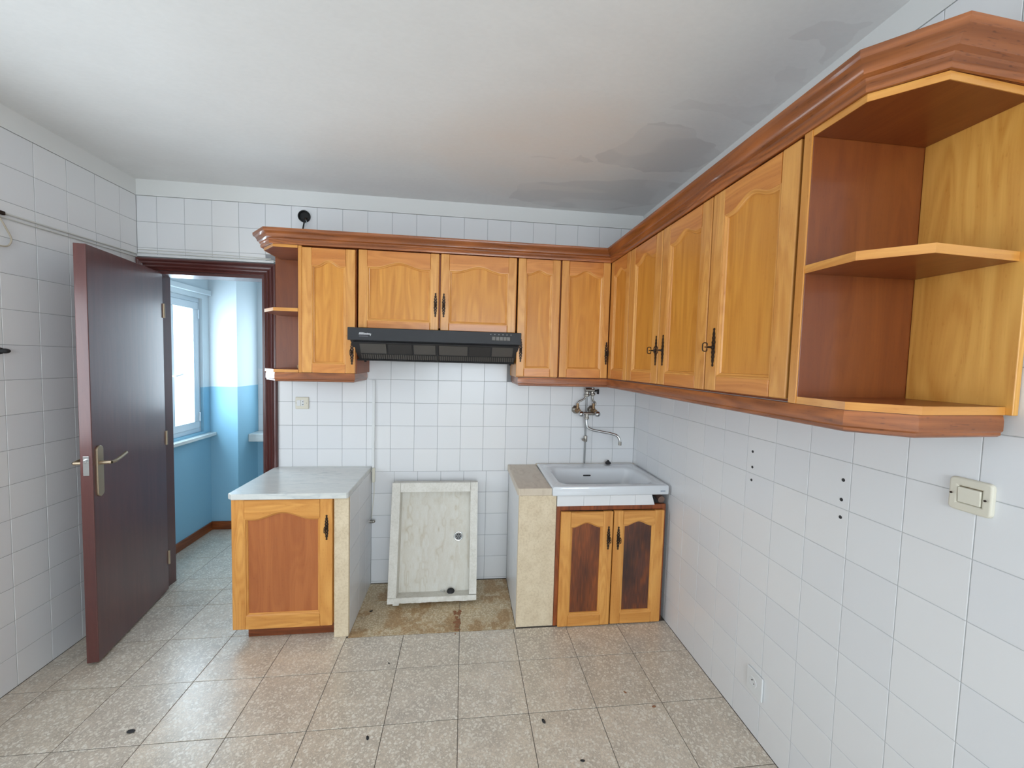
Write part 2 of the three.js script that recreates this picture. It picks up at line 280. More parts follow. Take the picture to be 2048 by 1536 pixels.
// ceiling: paint with grey damp patches where the plaster shows
function inside(poly, x, z) { let c = false; for (let i = 0, j = poly.length - 1; i < poly.length; j = i++) { const [xi, zi] = poly[i], [xj, zj] = poly[j]; if ((zi > z) !== (zj > z) && x < (xj - xi) * (z - zi) / (zj - zi) + xi) c = !c; } return c; }
const patches = [
  [[[-0.56, 0.65], [-0.53, 0.75], [-0.46, 0.85], [-0.44, 0.99], [-0.36, 1.02], [-0.25, 0.96], [-0.12, 0.9], [0, 0.84], [0, 0.63], [-0.1, 0.64], [-0.22, 0.6], [-0.41, 0.6], [-0.5, 0.62]], 0.9],
  [[[-0.92, 0.12], [-0.9, 0.2], [-0.88, 0.33], [-0.79, 0.39], [-0.62, 0.4], [-0.49, 0.45], [-0.36, 0.48], [-0.2, 0.5], [0, 0.5], [0, 0.2], [-0.1, 0.13], [-0.3, 0.06], [-0.6, 0.05], [-0.8, 0.09]], 0.75],
  [[[-0.69, 0.64], [-0.66, 0.68], [-0.585, 0.645], [-0.62, 0.63]], 0.7], [[[-0.86, 0.63], [-0.78, 0.64], [-0.75, 0.625], [-0.84, 0.615]], 0.5],
  [[[-0.42, 1.12], [-0.38, 1.16], [-0.27, 1.15], [-0.1, 1.15], [0, 1.2], [0, 1.02], [-0.08, 1.05], [-0.2, 1.1], [-0.33, 1.09]], 0.55],
  [[[-0.22, 1.46], [-0.17, 1.52], [-0.05, 1.53], [0, 1.47], [0, 1.38], [-0.06, 1.42]], 0.5], [[[-0.15, 1.35], [-0.05, 1.36], [0, 1.3], [0, 1.16], [-0.1, 1.22]], 0.3],
];
const ca = noiseGrid(801, 22, 28), cb = noiseGrid(802, 70, 90), cc = noiseGrid(803, 220, 280);
const ceilMap = texture(1024, 1024, (u, v) => {
  const x0 = -3.11 + 3.11 * u, z0 = 2.2 * v, f = cb(u * 70, v * 90) - 0.5, x = x0 + 0.07 * (ca(u * 22, v * 28) - 0.5) + 0.025 * f, z = z0 + 0.05 * (ca(u * 22 + 9, v * 28 + 5) - 0.5) + 0.02 * f;
  let s = 0; for (const [p, k] of patches) if (inside(p, x, z)) s = Math.max(s, k);
  const mott = ca(u * 22 + 3, v * 28 + 7), gap = s > 0 ? Math.max(0, Math.min(1, (mott - 0.52) * 7)) * 0.55 : 0;
  s *= 1 - gap;
  const warm = Math.max(0, 1 - Math.hypot((x0 + 0.75) / 0.7, (z0 - 0.62) / 0.55)) > 0.05 ? Math.min(1, 0.3 + 0.7 * mott) * Math.min(1, Math.max(0, 1 - Math.hypot((x + 0.75) / 0.7, (z - 0.62) / 0.55)) * 3) * 0.5 : 0;
  let c = [236, 237, 236].map(q => q + 2.5 * (cc(u * 220, v * 280) - 0.5) + 3 * (mott - 0.5));
  c = mixc(c, [236, 227, 219], warm); return mixc(c, [212, 211, 210], s * 0.6);
}, 1, 1);
ceilMap.repeat.set(1 / 3.11, 1 / 2.2); ceilMap.wrapT = THREE.MirroredRepeatWrapping; ceilMap.offset.set(1, 0);
M.ceiling = new THREE.MeshStandardMaterial({ map: ceilMap, roughness: 0.92, bumpMap: texture(512, 512, (u, v) => { const k = 128 + 60 * (ca(u * 22, v * 28) - 0.5) + 40 * (cb(u * 70, v * 90) - 0.5); return [k, k, k]; }, 1.4, 1.4, false), bumpScale: 0.0016 });
const ceiling = struct('ceiling', 'white painted ceiling with grey damp patches over the corner cabinets', 'ceiling');
{ const g = box(LX, 0, CEIL, CEIL + 0.12, 0, END), p = g.attributes.position, uv = g.attributes.uv; for (let i = 0; i < p.count; i++) uv.setXY(i, p.getX(i), p.getZ(i)); part('plaster', g, M.ceiling, ceiling); }

// floor: terrazzo tiles
const floor = struct('floor', 'beige terrazzo tile floor with pale stone chips and dark joints', 'floor');
part('screed', box(-3.3, 0.15, -0.12, -0.0018, -2.3, END), M.joint, floor);
const FS = 0.2971, FX = -2.9673, FZ = 0.4566;
const fcols = [LX]; for (let k = 0; k < 11; k++) if (FX + k * FS < -0.01) fcols.push(FX + k * FS); fcols.push(0);
function floorTiles(cols, rows, mats, opt = {}) {
  for (let j = 0; j < rows.length - 1; j++) for (let i = 0; i < cols.length - 1; i++) {
    const w = cols[i + 1] - cols[i], d = rows[j + 1] - rows[j], cx = (cols[i] + cols[i + 1]) / 2, cz = (rows[j] + rows[j + 1]) / 2; if (w < 0.01 || d < 0.01 || (opt.skip && opt.skip(cx, cz))) continue;
    const g = tileGeo(w - 0.0026, d - 0.0026, 0.0012).clone(), uv = g.attributes.uv, ou = rnd(), ov = rnd(), rot = rnd() < 0.5; for (let k = 0; k < uv.count; k++) { const a = uv.getX(k), b = uv.getY(k); uv.setXY(k, (rot ? b : a) + ou, (rot ? a : b) + ov); }
    const m = new THREE.Mesh(g, mats[Math.floor(rnd() * mats.length)]); m.name = 'terrazzo_tile'; m.position.set(cx, 0, cz); m.rotation.set(-Math.PI / 2 + (rnd() - 0.5) * 0.002, 0, 0); m.receiveShadow = m.castShadow = true; floor.add(m);
  }
}
const frows = [FZ - FS * 2, FZ - FS, FZ, FZ + FS]; for (let k = 2; k < 17; k++) frows.push(Math.min(END, FZ + FS * k));
floorTiles(fcols, frows.filter(z => z >= FZ + FS - 0.01), M.terrazzo);
floorTiles(fcols.filter(x => x < -1.7), [0, FZ - FS, FZ, FZ + FS], M.terrazzo);
floorTiles(fcols.filter(x => x > -1.8), [0.518, FZ + FS], M.terrazzo, { skip: () => false });
floorTiles([-1.772, FX + 6 * FS, -0.873], [0.006, 0.2, 0.518], [M.terrazzoStain]);
floorTiles([-3.28, ...fcols.filter(x => x > -3 && x < -1.7), -1.5], [-1.275, FZ - FS * 5, FZ - FS * 4, FZ - FS * 3, FZ - FS * 2, 0], M.terrazzo, { skip: (x, z) => (x < -3.07 && z < -0.94) });

// ------------------------------------------------------------------ doorway: casing, leaf
const casing = struct('trim_1', 'dark reddish brown reeded wooden casing round the doorway', 'door frame');
const reed = [[0, -0.004], [0, 0.014], [0.006, 0.018], [0.012, 0.013], [0.018, 0.020], [0.026, 0.022], [0.032, 0.016], [0.038, 0.021], [0.047, 0.023], [0.052, 0.017], [0.058, 0.022], [0.066, 0.020], [0.0705, 0.014], [0.0705, -0.004]];
part('architrave', sweep([[-2.4065, 0.001, 0.002], [-2.4065, 1.9665, 0.002], [-3.0385, 1.9665, 0.002], [-3.0385, 0.001, 0.002]], reed, [0, 0, 1], false, 1), M.casing, casing);
part('jamb', grainUV(box(-2.425, -2.4055, 0.001, 1.966, -0.125, 0.0), 'y'), M.casing, casing);
part('jamb', grainUV(box(-3.0395, -3.02, 0.001, 1.966, -0.125, 0.0), 'y'), M.casing, casing);
part('head_jamb', grainUV(box(-3.02, -2.425, 1.948, 1.966, -0.125, 0.0), 'x'), M.casing, casing);

const leaf = struct('door_1', 'dark mahogany brown flush door standing open against the left wall', 'door');
leaf.position.set(-2.988, 0.012, -0.012); leaf.rotation.y = -1.388;
part('door_panel', grainUV(rbox(0, 0.63, 0, 1.945, 0, 0.046, 0.003), 'y'), M.mahog, leaf);
{ // long rose plate, lever, lock face
  const s = new THREE.Shape(); const w = 0.0195, h = 0.118; s.moveTo(-w, -h + 0.02); s.quadraticCurveTo(-w, -h + 0.008, -w * 0.45, -h + 0.004); s.lineTo(0, -h); s.lineTo(w * 0.45, -h + 0.004); s.quadraticCurveTo(w, -h + 0.008, w, -h + 0.02); s.lineTo(w, h - 0.018); s.absarc(0, h - 0.018, w, 0, Math.PI, false); s.closePath();
  const plate = new THREE.ExtrudeGeometry(s, { depth: 0.004, bevelEnabled: true, bevelSize: 0.002, bevelThickness: 0.002, bevelSegments: 2 }); plate.rotateY(Math.PI); plate.translate(0.588, 0.905, -0.001);
  const lever = [cyl(0.009, 0.008, 0.045, [0.588, 0.945, -0.026], [0, 0, -1]), tube([[0.588, 0.945, -0.047], [0.57, 0.946, -0.05], [0.53, 0.953, -0.05], [0.475, 0.966, -0.047]], 0.0078)];
  part('lock_plate', plate, M.nickel, leaf, 'long worn nickel back plate'); part('lever_handle', lever, M.nickel, leaf);
  const plate2 = plate.clone(); plate2.translate(0, 0, 0.056); part('lock_plate', plate2, M.nickel, leaf);
  part('lever_handle', [cyl(0.009, 0.008, 0.045, [0.588, 0.945, 0.07], [0, 0, 1]), tube([[0.588, 0.945, 0.092], [0.57, 0.946, 0.095], [0.53, 0.95, 0.095], [0.48, 0.955, 0.092]], 0.0078)], M.nickel, leaf);
  part('lock_face', rbox(0.6285, 0.6325, 0.895, 0.985, 0.012, 0.034, 0.001), M.chrome, leaf, 'shiny lock face in the door edge');
  for (const y of [0.2, 0.95, 1.72]) part('hinge', cyl(0.0065, 0.0065, 0.085, [-0.004, y, -0.002]), M.nickel, leaf);
  part('latch_bolt', rbox(0.63, 0.642, 0.955, 0.972, 0.017, 0.029, 0.003), M.chrome, leaf);
}
// cables over the doorway and along the left wall
const cableMat = phys({ color: sc(214, 214, 208), roughness: 0.5 });
solo('cable_duct', rbox(-3.105, -2.35, 2.043, 2.056, 0.001, 0.012, 0.003), M.plasticWhite, 'thin white cable strip lying on top of the brown door casing', 'cable duct');
solo('electric_cable', tube([[-3.104, 2.066, 0.006], [-2.8, 2.064, 0.0045], [-2.5, 2.062, 0.0045], [-2.36, 2.06, 0.0045], [-2.34, 2.05, 0.006]], 0.0028), cableMat, 'upper white cable stretched over the doorway', 'cable');
solo('electric_cable', tube([[-3.104, 2.084, 0.006], [-2.8, 2.08, 0.004], [-2.5, 2.074, 0.004], [-2.37, 2.07, 0.004]], 0.0022), cableMat, 'thinnest top cable pinned to the tiles over the doorway', 'cable');
solo('electric_cable', tube([[LX + 0.006, 2.056, 0.01], [LX + 0.006, 2.05, 0.3], [LX + 0.006, 2.045, 0.6], [LX + 0.006, 2.045, 0.9]], 0.004), cableMat, 'pair of pale cables running along the left tiled wall', 'cable');
solo('electric_cable', tube([[LX + 0.006, 2.038, 0.01], [LX + 0.006, 2.034, 0.3], [LX + 0.006, 2.026, 0.62], [LX + 0.006, 2.025, 0.9]], 0.003), cableMat, 'lower pale cable on the left tiled wall with a dark clip', 'cable');
solo('cable_loop', tube([[LX + 0.012, 2.03, 0.72], [LX + 0.014, 1.985, 0.695], [LX + 0.014, 1.94, 0.675], [LX + 0.014, 1.91, 0.69], [LX + 0.014, 1.905, 0.73], [LX + 0.014, 1.94, 0.78], [LX + 0.012, 2.02, 0.76]], 0.003), phys({ color: sc(190, 180, 162), roughness: 0.6 }), 'beige loop of loose cable hanging at the left picture edge', 'cable');
solo('cable_clip', [rbox(LX + 0.001, LX + 0.013, 2.034, 2.05, 0.69, 0.712, 0.003)], M.iron, 'small dark clip holding the cables on the left wall', 'clip');
solo('wall_hook', [cyl(0.014, 0.012, 0.006, [LX + 0.0045, 1.47, 0.722], [1, 0, 0]), ball(0.017, [LX + 0.016, 1.47, 0.718], 0.8, 0.62, 1)], M.rubber, 'dark rounded hook on the left wall at the picture edge', 'hook');

// ------------------------------------------------------------------ the blue room behind the doorway
const BX = -3.28;
const wallBlue = struct('wall_blue_room', 'wall of the next room painted white above and blue below, with the window in it', 'wall');
const OZ0 = -0.86, OZ1 = -0.14, OY0 = 0.85, OY1 = 1.92;
part('white_paint', [box(BX - 0.07, BX, 1.21, OY1, -0.94, OZ0), box(BX - 0.07, BX, 1.21, OY1, OZ1, -0.12), box(BX - 0.07, BX, OY1, CEIL, -0.94, -0.12)], M.whitePaint, wallBlue);
part('blue_paint', [box(BX - 0.07, BX, 0, OY0, -0.94, -0.12), box(BX - 0.07, BX, OY0, 1.21, -0.94, OZ0), box(BX - 0.07, BX, OY0, 1.21, OZ1, -0.12)], M.bluePaint, wallBlue, 'blue lower paint');
part('lintel_strip', rbox(BX + 0.0005, BX + 0.03, 1.955, 1.995, -0.935, -0.13, 0.004), M.whitePaint, wallBlue, 'narrow white ledge above the window');
const pier = struct('wall_pier', 'wall corner of the next room, white over pale blue paint, lit by the window', 'wall');
part('white_paint', box(BX - 0.07, -3.067, 1.212, CEIL, -1.4, -0.94), M.whitePaint, pier); part('blue_paint', box(BX - 0.07, -3.067, 0, 1.212, -1.4, -0.94), M.bluePaint, pier, 'blue lower paint');
const wallFar = struct('wall_far', 'tiled far wall of the next room with a stone ledge over blue paint', 'wall');
part('masonry', [box(-3.067, -2.9, 0.785, CEIL, -1.4, -1.2765), box(-2.6, -1.5, 0, CEIL, -1.4, -1.2765), box(-2.9, -2.6, 0, 0.98, -1.4, -1.2765), box(-2.9, -2.6, 1.92, CEIL, -1.4, -1.2765)], M.whitePaint, wallFar);
part('blue_paint', box(-3.067, -2.9, 0, 0.785, -1.4, -1.276), M.bluePaint, wallFar);
tileField(wallFar, [0, 0, -1.275], [1, 0, 0], [0, 1, 0], [-3.067, -2.99, -2.9], [0.785, 0.934, 1.075, 1.217, 1.36], M.tile);
part('ledge', rbox(-3.067, -2.43, 0.715, 0.785, -1.2755, -1.1, 0.006), M.marble, wallFar);
part('skirt', box(-3.067, -2.43, 0, 0.714, -1.274, -1.26), M.bluePaint, wallFar);
const roomB = struct('wall_blue_side', 'white side wall and ceiling of the next room', 'wall');
part('plaster', [box(-1.5, -1.4, 0, CEIL, -1.4, -0.12), box(BX - 0.07, -1.4, CEIL, CEIL + 0.1, -1.4, -0.001)], M.whitePaint, roomB);
const bb1 = struct('baseboard_left', 'dark brown skirting under the window of the next room', 'baseboard');
part('board', grainUV(rbox(BX, BX + 0.014, 0.001, 0.07, -0.925, -0.125, 0.004), 'z'), M.plinth, bb1);
const bb2 = struct('baseboard_back', 'dark brown skirting on the blue wall corner of the next room', 'baseboard');
part('board', grainUV(rbox(BX, -3.053, 0.001, 0.07, -0.94, -0.926, 0.004), 'x'), M.plinth, bb2);
part('board', grainUV(rbox(-3.067, -3.053, 0.001, 0.07, -1.27, -0.9405, 0.004), 'z'), M.plinth, bb2);

function casement(name, label, y0, y1, w, place, sashes) {           // window in a local frame: x along the wall, y up, z into the room
  const g = struct(name, label, 'window'); place(g);
  const F = 0.035;
  part('window_frame', [rbox(0, w, y0, y0 + F, -0.03, 0.012, 0.003), rbox(0, w, y1 - F, y1, -0.03, 0.012, 0.003), rbox(0, F, y0 + F, y1 - F, -0.03, 0.012, 0.003), rbox(w - F, w, y0 + F, y1 - F, -0.03, 0.012, 0.003)], M.sash, g);
  for (let i = 0; i < sashes; i++) {
    const a = F + (w - 2 * F) * i / sashes + 0.002, b = F + (w - 2 * F) * (i + 1) / sashes - 0.002, S = 0.055, lo = y0 + F + 0.002, hi = y1 - F - 0.002;
    const s = sub('sash', g);
    part('sash_frame', [rbox(a, b, lo, lo + S, -0.015, 0.024, 0.004), rbox(a, b, hi - S, hi, -0.015, 0.024, 0.004), rbox(a, a + S, lo + S, hi - S, -0.015, 0.024, 0.004), rbox(b - S, b, lo + S, hi - S, -0.015, 0.024, 0.004)], M.sash, s);
    part('pane', box(a + S - 0.004, b - S + 0.004, lo + S - 0.004, hi - S + 0.004, -0.001, 0.001), M.glass, s);
    const hx = i === 0 ? a : b; for (const hy of [lo + 0.09, hi - 0.09]) part('hinge', cyl(0.007, 0.007, 0.07, [hx, hy, 0.027]), M.sash, s);
  }
  return g;
}
casement('window_1', 'white casement window of the blue room, bright daylight outside', OY0, OY1, OZ1 - OZ0, g => { g.position.set(BX - 0.035, 0, OZ1); g.rotation.y = Math.PI / 2; }, 2);
casement('window_2', 'white kitchen window in the left wall beside the camera', WY0, WY1, WZ1 - WZ0, g => { g.position.set(LX - 0.08, 0, WZ1); g.rotation.y = Math.PI / 2; }, 2);
casement('window_4', 'wide white kitchen window behind the camera', 0.85, 2.25, 1.8, g => { g.position.set(-0.1, 0, END + 0.06); g.rotation.y = Math.PI; }, 2);
casement('window_3', 'small white window in the far wall of the blue room', 0.98, 1.92, 0.3, g => g.position.set(-2.9, 0, -1.34), 1);
solo('window_handle', [rbox(BX - 0.008, BX + 0.004, 1.27, 1.36, -0.512, -0.494, 0.004), tube([[BX + 0.002, 1.315, -0.503], [BX + 0.03, 1.315, -0.503], [BX + 0.036, 1.317, -0.52], [BX + 0.036, 1.328, -0.57]], 0.006)], M.sash, 'pale lever handle on the blue room window sash', 'window handle');
solo('window_sill', rbox(BX + 0.0005, BX + 0.05, 0.805, 0.832, -0.938, -0.128, 0.004), M.marble, 'thin marble sill under the blue room window', 'window sill');

// ------------------------------------------------------------------ cabinet doors
function archContour(x0, x1, y0, ys, rise, flat, n = 28) {           // opening with an arched head: points anticlockwise
  const pts = [[x0, y0], [x1, y0]];
  for (let i = 0; i <= n; i++) { const t = i / n, c = 2 * t - 1, k = Math.abs(c) < flat ? 0.5 * (1 + Math.cos(Math.PI * c / flat)) : 0; pts.push([x1 + (x0 - x1) * t, ys + rise * k]); }
  return pts;
}
function handleGeo() {                                               // cast plate with scrolled ends, a stem and a small stirrup
  const s = new THREE.Shape(), L = 0.066, pr = [[0, 1], [0.0035, 0.97], [0.0045, 0.92], [0.002, 0.87], [0.0035, 0.8], [0.006, 0.7], [0.0045, 0.6], [0.008, 0.5], [0.0055, 0.38], [0.0095, 0.26], [0.0068, 0.15], [0.0075, 0]];
  const side = pr.concat(pr.slice(0, -1).reverse().map(([x, y]) => [x, -y]));
  s.moveTo(side[0][0], side[0][1] * L); for (const [x, y] of side.slice(1)) s.lineTo(x, y * L); for (const [x, y] of side.slice(1, -1).reverse()) s.lineTo(-x, y * L); s.closePath();
  for (const y of [0.034, 0.018, -0.018, -0.034]) { const h = new THREE.Path(); h.absarc(0, y, 0.0024, 0, Math.PI * 2, true); s.holes.push(h); }
  const plate = new THREE.ExtrudeGeometry(s, { depth: 0.0016, bevelEnabled: true, bevelSize: 0.0008, bevelThickness: 0.0008, bevelSegments: 1, curveSegments: 6 });
  const stem = cyl(0.0042, 0.003, 0.022, [0, 0, 0.013], [0, 0, 1], 10), boss = ball(0.0065, [0, 0, 0.004], 1, 1.2, 0.7);
  const ring = tube([[0, 0.004, 0.024], [0, 0.0125, 0.0245], [0, 0.0145, 0.031], [0, 0.0125, 0.0385], [0, 0, 0.0405], [0, -0.0125, 0.0385], [0, -0.0145, 0.031], [0, -0.0125, 0.0245], [0, -0.004, 0.024]], 0.0019, false, 6);
  const bar = cyl(0.0018, 0.0018, 0.012, [0, 0, 0.027], [0, 0, 1], 8);
  return merge([plate, stem, boss, ring, bar]);
}
const HANDLE = handleGeo();
const DT = 0.021;                                                    // door thickness
function cabinetDoor(parent, w, h, { stile = 0.055, top = 0.085, bot = 0.05, rise = 0.03, flat = 0.78, panel = M.panel, frame = M.frame, topMat = M.rail, botMat = M.rail, handle = null, panelDepth = 0.009 } = {}) {
  const d = sub('door', parent), ys = h - top;
  part('stile', grainUV(rbox(0, stile, 0, h, 0, DT, 0.0045), 'y'), frame, d); part('stile', grainUV(rbox(w - stile, w, 0, h, 0, DT, 0.0045), 'y'), frame, d);
  part('bottom_rail', grainUV(rbox(stile + 0.0003, w - stile - 0.0003, 0, bot, 0, DT - 0.0004, 0.003), 'x'), botMat, d);
  const c = archContour(stile, w - stile, bot, ys, rise, flat);
  const s = new THREE.Shape(); s.moveTo(stile + 0.0003, h - 0.003); s.lineTo(w - stile - 0.0003, h - 0.003); for (const [x, y] of c.slice(2)) s.lineTo(Math.min(w - stile - 0.0003, Math.max(stile + 0.0003, x)), y); s.closePath();
  part('top_rail', grainUV(new THREE.ExtrudeGeometry(s, { depth: DT - 0.0004, bevelEnabled: false }), 'x'), topMat, d);
  part('moulding', sweep(c.map(([x, y]) => [x, y, 0]), [[0.0015, DT - 0.001], [-0.003, DT - 0.0012], [-0.006, DT - 0.0045], [-0.007, DT - 0.0065], [-0.0105, DT - 0.0075], [-0.0135, panelDepth - 0.001]], [0, 0, 1], true, 1), frame, d);
  const ps = new THREE.Shape(c.map(([x, y]) => new THREE.Vector2(x, y)));
  part('panel', grainUV(new THREE.ExtrudeGeometry(ps, { depth: panelDepth - 0.002, bevelEnabled: false }).translate(0, 0, 0.002), 'y'), panel, d);
  if (handle) { const m = part('handle', HANDLE, M.iron, d, 'dark wrought scroll handle'); m.position.set(handle[0], handle[1], DT); }
  return d;
}
// upper cabinets: back run faces +z, right run faces -x
const UZ = 0.335, UB = 1.396, UT = 2.073, CB = 0.311;                 // door face, door bottom, door top, carcass depth
function runDoor(cab, x0, x1, y0, y1, opt) { const d = cabinetDoor(cab, x1 - x0, y1 - y0, opt); d.position.set(x0, y0, UZ - DT); return d; }
function sideDoor(cab, z0, z1, y0, y1, opt) { const d = cabinetDoor(cab, z1 - z0, y1 - y0, opt); d.position.set(-(UZ - DT), y0, z0); d.rotation.y = -Math.PI / 2; return d; }
const hy = 1.545 - UB;
const wcL = thing('wall_cabinet', 'narrow tall upper cabinet left of the cooker hood, beside the open end shelf', 'cabinet', [0, 0, 0]);
part('carcass', grainUV(rbox(-2.064, -1.786, 1.3915, 2.0755, 0.002, CB, 0.002), 'y'), M.carcass, wcL); runDoor(wcL, -2.066, -1.788, UB - 0.004, UT - 0.004, { stile: 0.052, top: 0.094, handle: [0.262, 1.512 - UB] });
const wcH = thing('wall_cabinet', 'short double-door upper cabinet directly above the black cooker hood', 'cabinet');
part('carcass', grainUV(rbox(-1.776, -0.892, 1.66, 2.0755, 0.002, CB, 0.002), 'x'), M.carcass, wcH);
runDoor(wcH, -1.772, -1.336, 1.647, UT, { handle: [0.418, 1.788 - 1.647], stile: 0.048, top: 0.09, bot: 0.042 }); runDoor(wcH, -1.326, -0.897, 1.647, UT + 0.002, { handle: [0.018, 1.788 - 1.647], stile: 0.048, top: 0.09, bot: 0.042 });
const wc4 = thing('wall_cabinet', 'narrow upper cabinet right of the cooker hood, first door past the hood', 'cabinet');
part('carcass', grainUV(rbox(-0.884, -0.640, 1.3915, 2.0755, 0.002, CB, 0.002), 'y'), M.edge, wc4); runDoor(wc4, -0.887, -0.640, UB, UT + 0.003, { stile: 0.046, top: 0.082, bot: 0.048, rise: 0.02, handle: [0.024, 1.548 - UB] });
const wcC = thing('wall_cabinet', 'corner upper cabinet over the tap, doors meeting in the inner corner', 'cabinet');
part('carcass', grainUV(merge([box(-0.634, -0.002, 1.3915, 2.0755, 0.002, CB), box(-CB, -0.002, 1.3915, 2.0755, CB, 0.604)]), 'y'), M.carcass, wcC);
runDoor(wcC, -0.631, -0.3375, UB, UT + 0.004, { stile: 0.045, top: 0.082, bot: 0.05, handle: [0.283, 1.545 - UB] }); sideDoor(wcC, 0.3375, 0.603, UB, UT + 0.004, { stile: 0.045, top: 0.082, bot: 0.05, rise: 0.026 });
const wcD = thing('wall_cabinet', 'double upper cabinet in the middle of the right wall, handles side by side', 'cabinet');
part('carcass', grainUV(rbox(-CB, -0.002, 1.3915, 2.0755, 0.606, 1.296, 0.002), 'y'), M.carcass, wcD);
sideDoor(wcD, 0.608, 0.946, UB + 0.002, UT + 0.002, { stile: 0.06, top: 0.085, handle: [0.321, hy] }); sideDoor(wcD, 0.951, 1.296, UB + 0.002, UT + 0.002, { stile: 0.06, top: 0.085, handle: [0.04, hy] });
const wcE = thing('wall_cabinet', 'widest single-door upper cabinet on the right wall, next to the open corner shelf', 'cabinet');
part('carcass', grainUV(rbox(-CB, -0.002, 1.3915, 2.0755, 1.299, 1.674, 0.002), 'y'), M.carcass, wcE);
sideDoor(wcE, 1.301, 1.664, UB + 0.003, UT + 0.002, { stile: 0.062, top: 0.088, handle: [0.043, hy] });

// open end shelves
const endR = thing('open_shelf', 'open corner shelf with angled front ending the right-hand cabinets', 'shelf');
const RP = [[-0.334, 1.7005], [-0.334, 1.832], [-0.246, 1.915], [-0.0165, 1.898]];
part('side_panel', grainUV(rbox(-0.334, -0.002, 1.3915, 2.0755, 1.6765, 1.7, 0.002), 'y'), M.sidepanel, endR, 'reddish brown side board');
part('front_edge', grainUV(rbox(-0.3385, -0.3342, 1.3915, 2.0755, 1.6765, 1.7, 0.001), 'y'), M.edge, endR);
part('back_panel', grainUV(rbox(-0.016, -0.001, 1.3915, 2.0755, 1.7005, 1.912, 0.002), 'y'), M.backpanel, endR, 'honey-coloured back board on the wall');
const boardSet = (unit, poly, path, ys, axis) => { for (const [n, y0, y1] of ys) { part(n, grainUV(prism(poly, y0, y1, 0.001), axis), M.board, unit); part('edge_band', sweep(path.map(([x, z]) => [x, 0, z]), [[0.0003, y0], [0.0022, y0], [0.0022, y1], [0.0003, y1], [0.0003, y0]], [0, 1, 0], false, 1), M.edge, unit, 'pale wood lipping'); } };
boardSet(endR, [[-0.0165, 1.7005], ...RP], RP, [['shelf_board', 1.722, 1.742], ['top_board', 2.059, 2.0755], ['bottom_board', 1.3915, 1.4095]], 'z');
const endL = thing('open_shelf', 'small open end shelf beside the doorway at the left end of the cabinets', 'shelf');
part('side_panel', grainUV(rbox(-2.085, -2.0665, 1.3915, 2.0755, 0.002, 0.334, 0.002), 'y'), M.edge, endL);
part('back_panel', grainUV(rbox(-2.332, -2.0855, 1.3915, 2.0755, 0.0245, 0.0355, 0.002), 'y'), M.sidepanel, endL, 'glossy reddish back board');
const LQ = [[-2.0855, 0.334], [-2.21, 0.334], [-2.30, 0.234], [-2.30, 0.036], [-2.0855, 0.036]];
boardSet(endL, LQ, [[-2.30, 0.036], [-2.30, 0.234], [-2.21, 0.334], [-2.0855, 0.334]], [['shelf_board', 1.722, 1.74], ['top_board', 2.061, 2.0755], ['bottom_board', 1.3915, 1.4075]], 'x');
// crown moulding round the whole run and the light rails beneath
const crownP = [[0.0008, 2.076], [0.006, 2.0765], [0.0085, 2.086], [0.006, 2.092], [0.011, 2.097], [0.0125, 2.103], [0.0215, 2.108], [0.0215, 2.112], [0.0255, 2.12], [0.0315, 2.128], [0.039, 2.133], [0.0415, 2.139], [0.0415, 2.15], [0.0008, 2.15]];
const crown = thing('crown_moulding', 'brown stepped crown moulding running along the top of all upper cabinets', 'moulding');
part('cover_board', grainUV(prism([[-2.311, 0.01], [-2.311, 0.2345], [-2.2215, 0.3355], [-0.3355, 0.3355], [-0.3355, 1.832], [-0.252, 1.916], [-0.002, 1.904], [-0.002, 0.01]], 2.0765, 2.084), 'x'), M.plinth, crown);
part('moulding', sweep([[-2.312, 0, 0.03], [-2.312, 0, 0.234], [-2.222, 0, 0.336], [-0.336, 0, 0.336], [-0.336, 0, 1.832], [-0.252, 0, 1.917], [-0.004, 0, 1.905]], crownP, [0, 1, 0], false, 1), M.crown, crown);
const railP = [[-0.016, 1.3905], [0.0, 1.3905], [0.0025, 1.378], [0.0025, 1.356], [-0.001, 1.352], [-0.001, 1.346], [-0.006, 1.342], [-0.016, 1.342]];
const railL = thing('light_rail', 'brown rail under the left upper cabinet and end shelf', 'moulding');
part('moulding', sweep([[-2.296, 0, 0.04], [-2.296, 0, 0.234], [-2.206, 0, 0.334], [-1.79, 0, 0.334], [-1.79, 0, 0.045]], railP, [0, 1, 0], false, 1), M.crown, railL);
const railR = thing('light_rail', 'brown rail under the right upper cabinets, turning the inner corner', 'moulding');
part('moulding', sweep([[-0.874, 0, 0.012], [-0.874, 0, 0.336], [-0.336, 0, 0.336], [-0.336, 0, 1.832], [-0.248, 0, 1.912], [-0.014, 0, 1.896]], railP, [0, 1, 0], false, 1), M.crown, railR);
solo('cabinet_catch', [rbox(-2.17, -2.138, 1.408, 1.43, 0.10, 0.135, 0.003), rbox(-2.164, -2.15, 1.406, 1.418, 0.134, 0.138, 0.001)], M.brass, 'small dark catch lying on the left end shelf', 'catch');

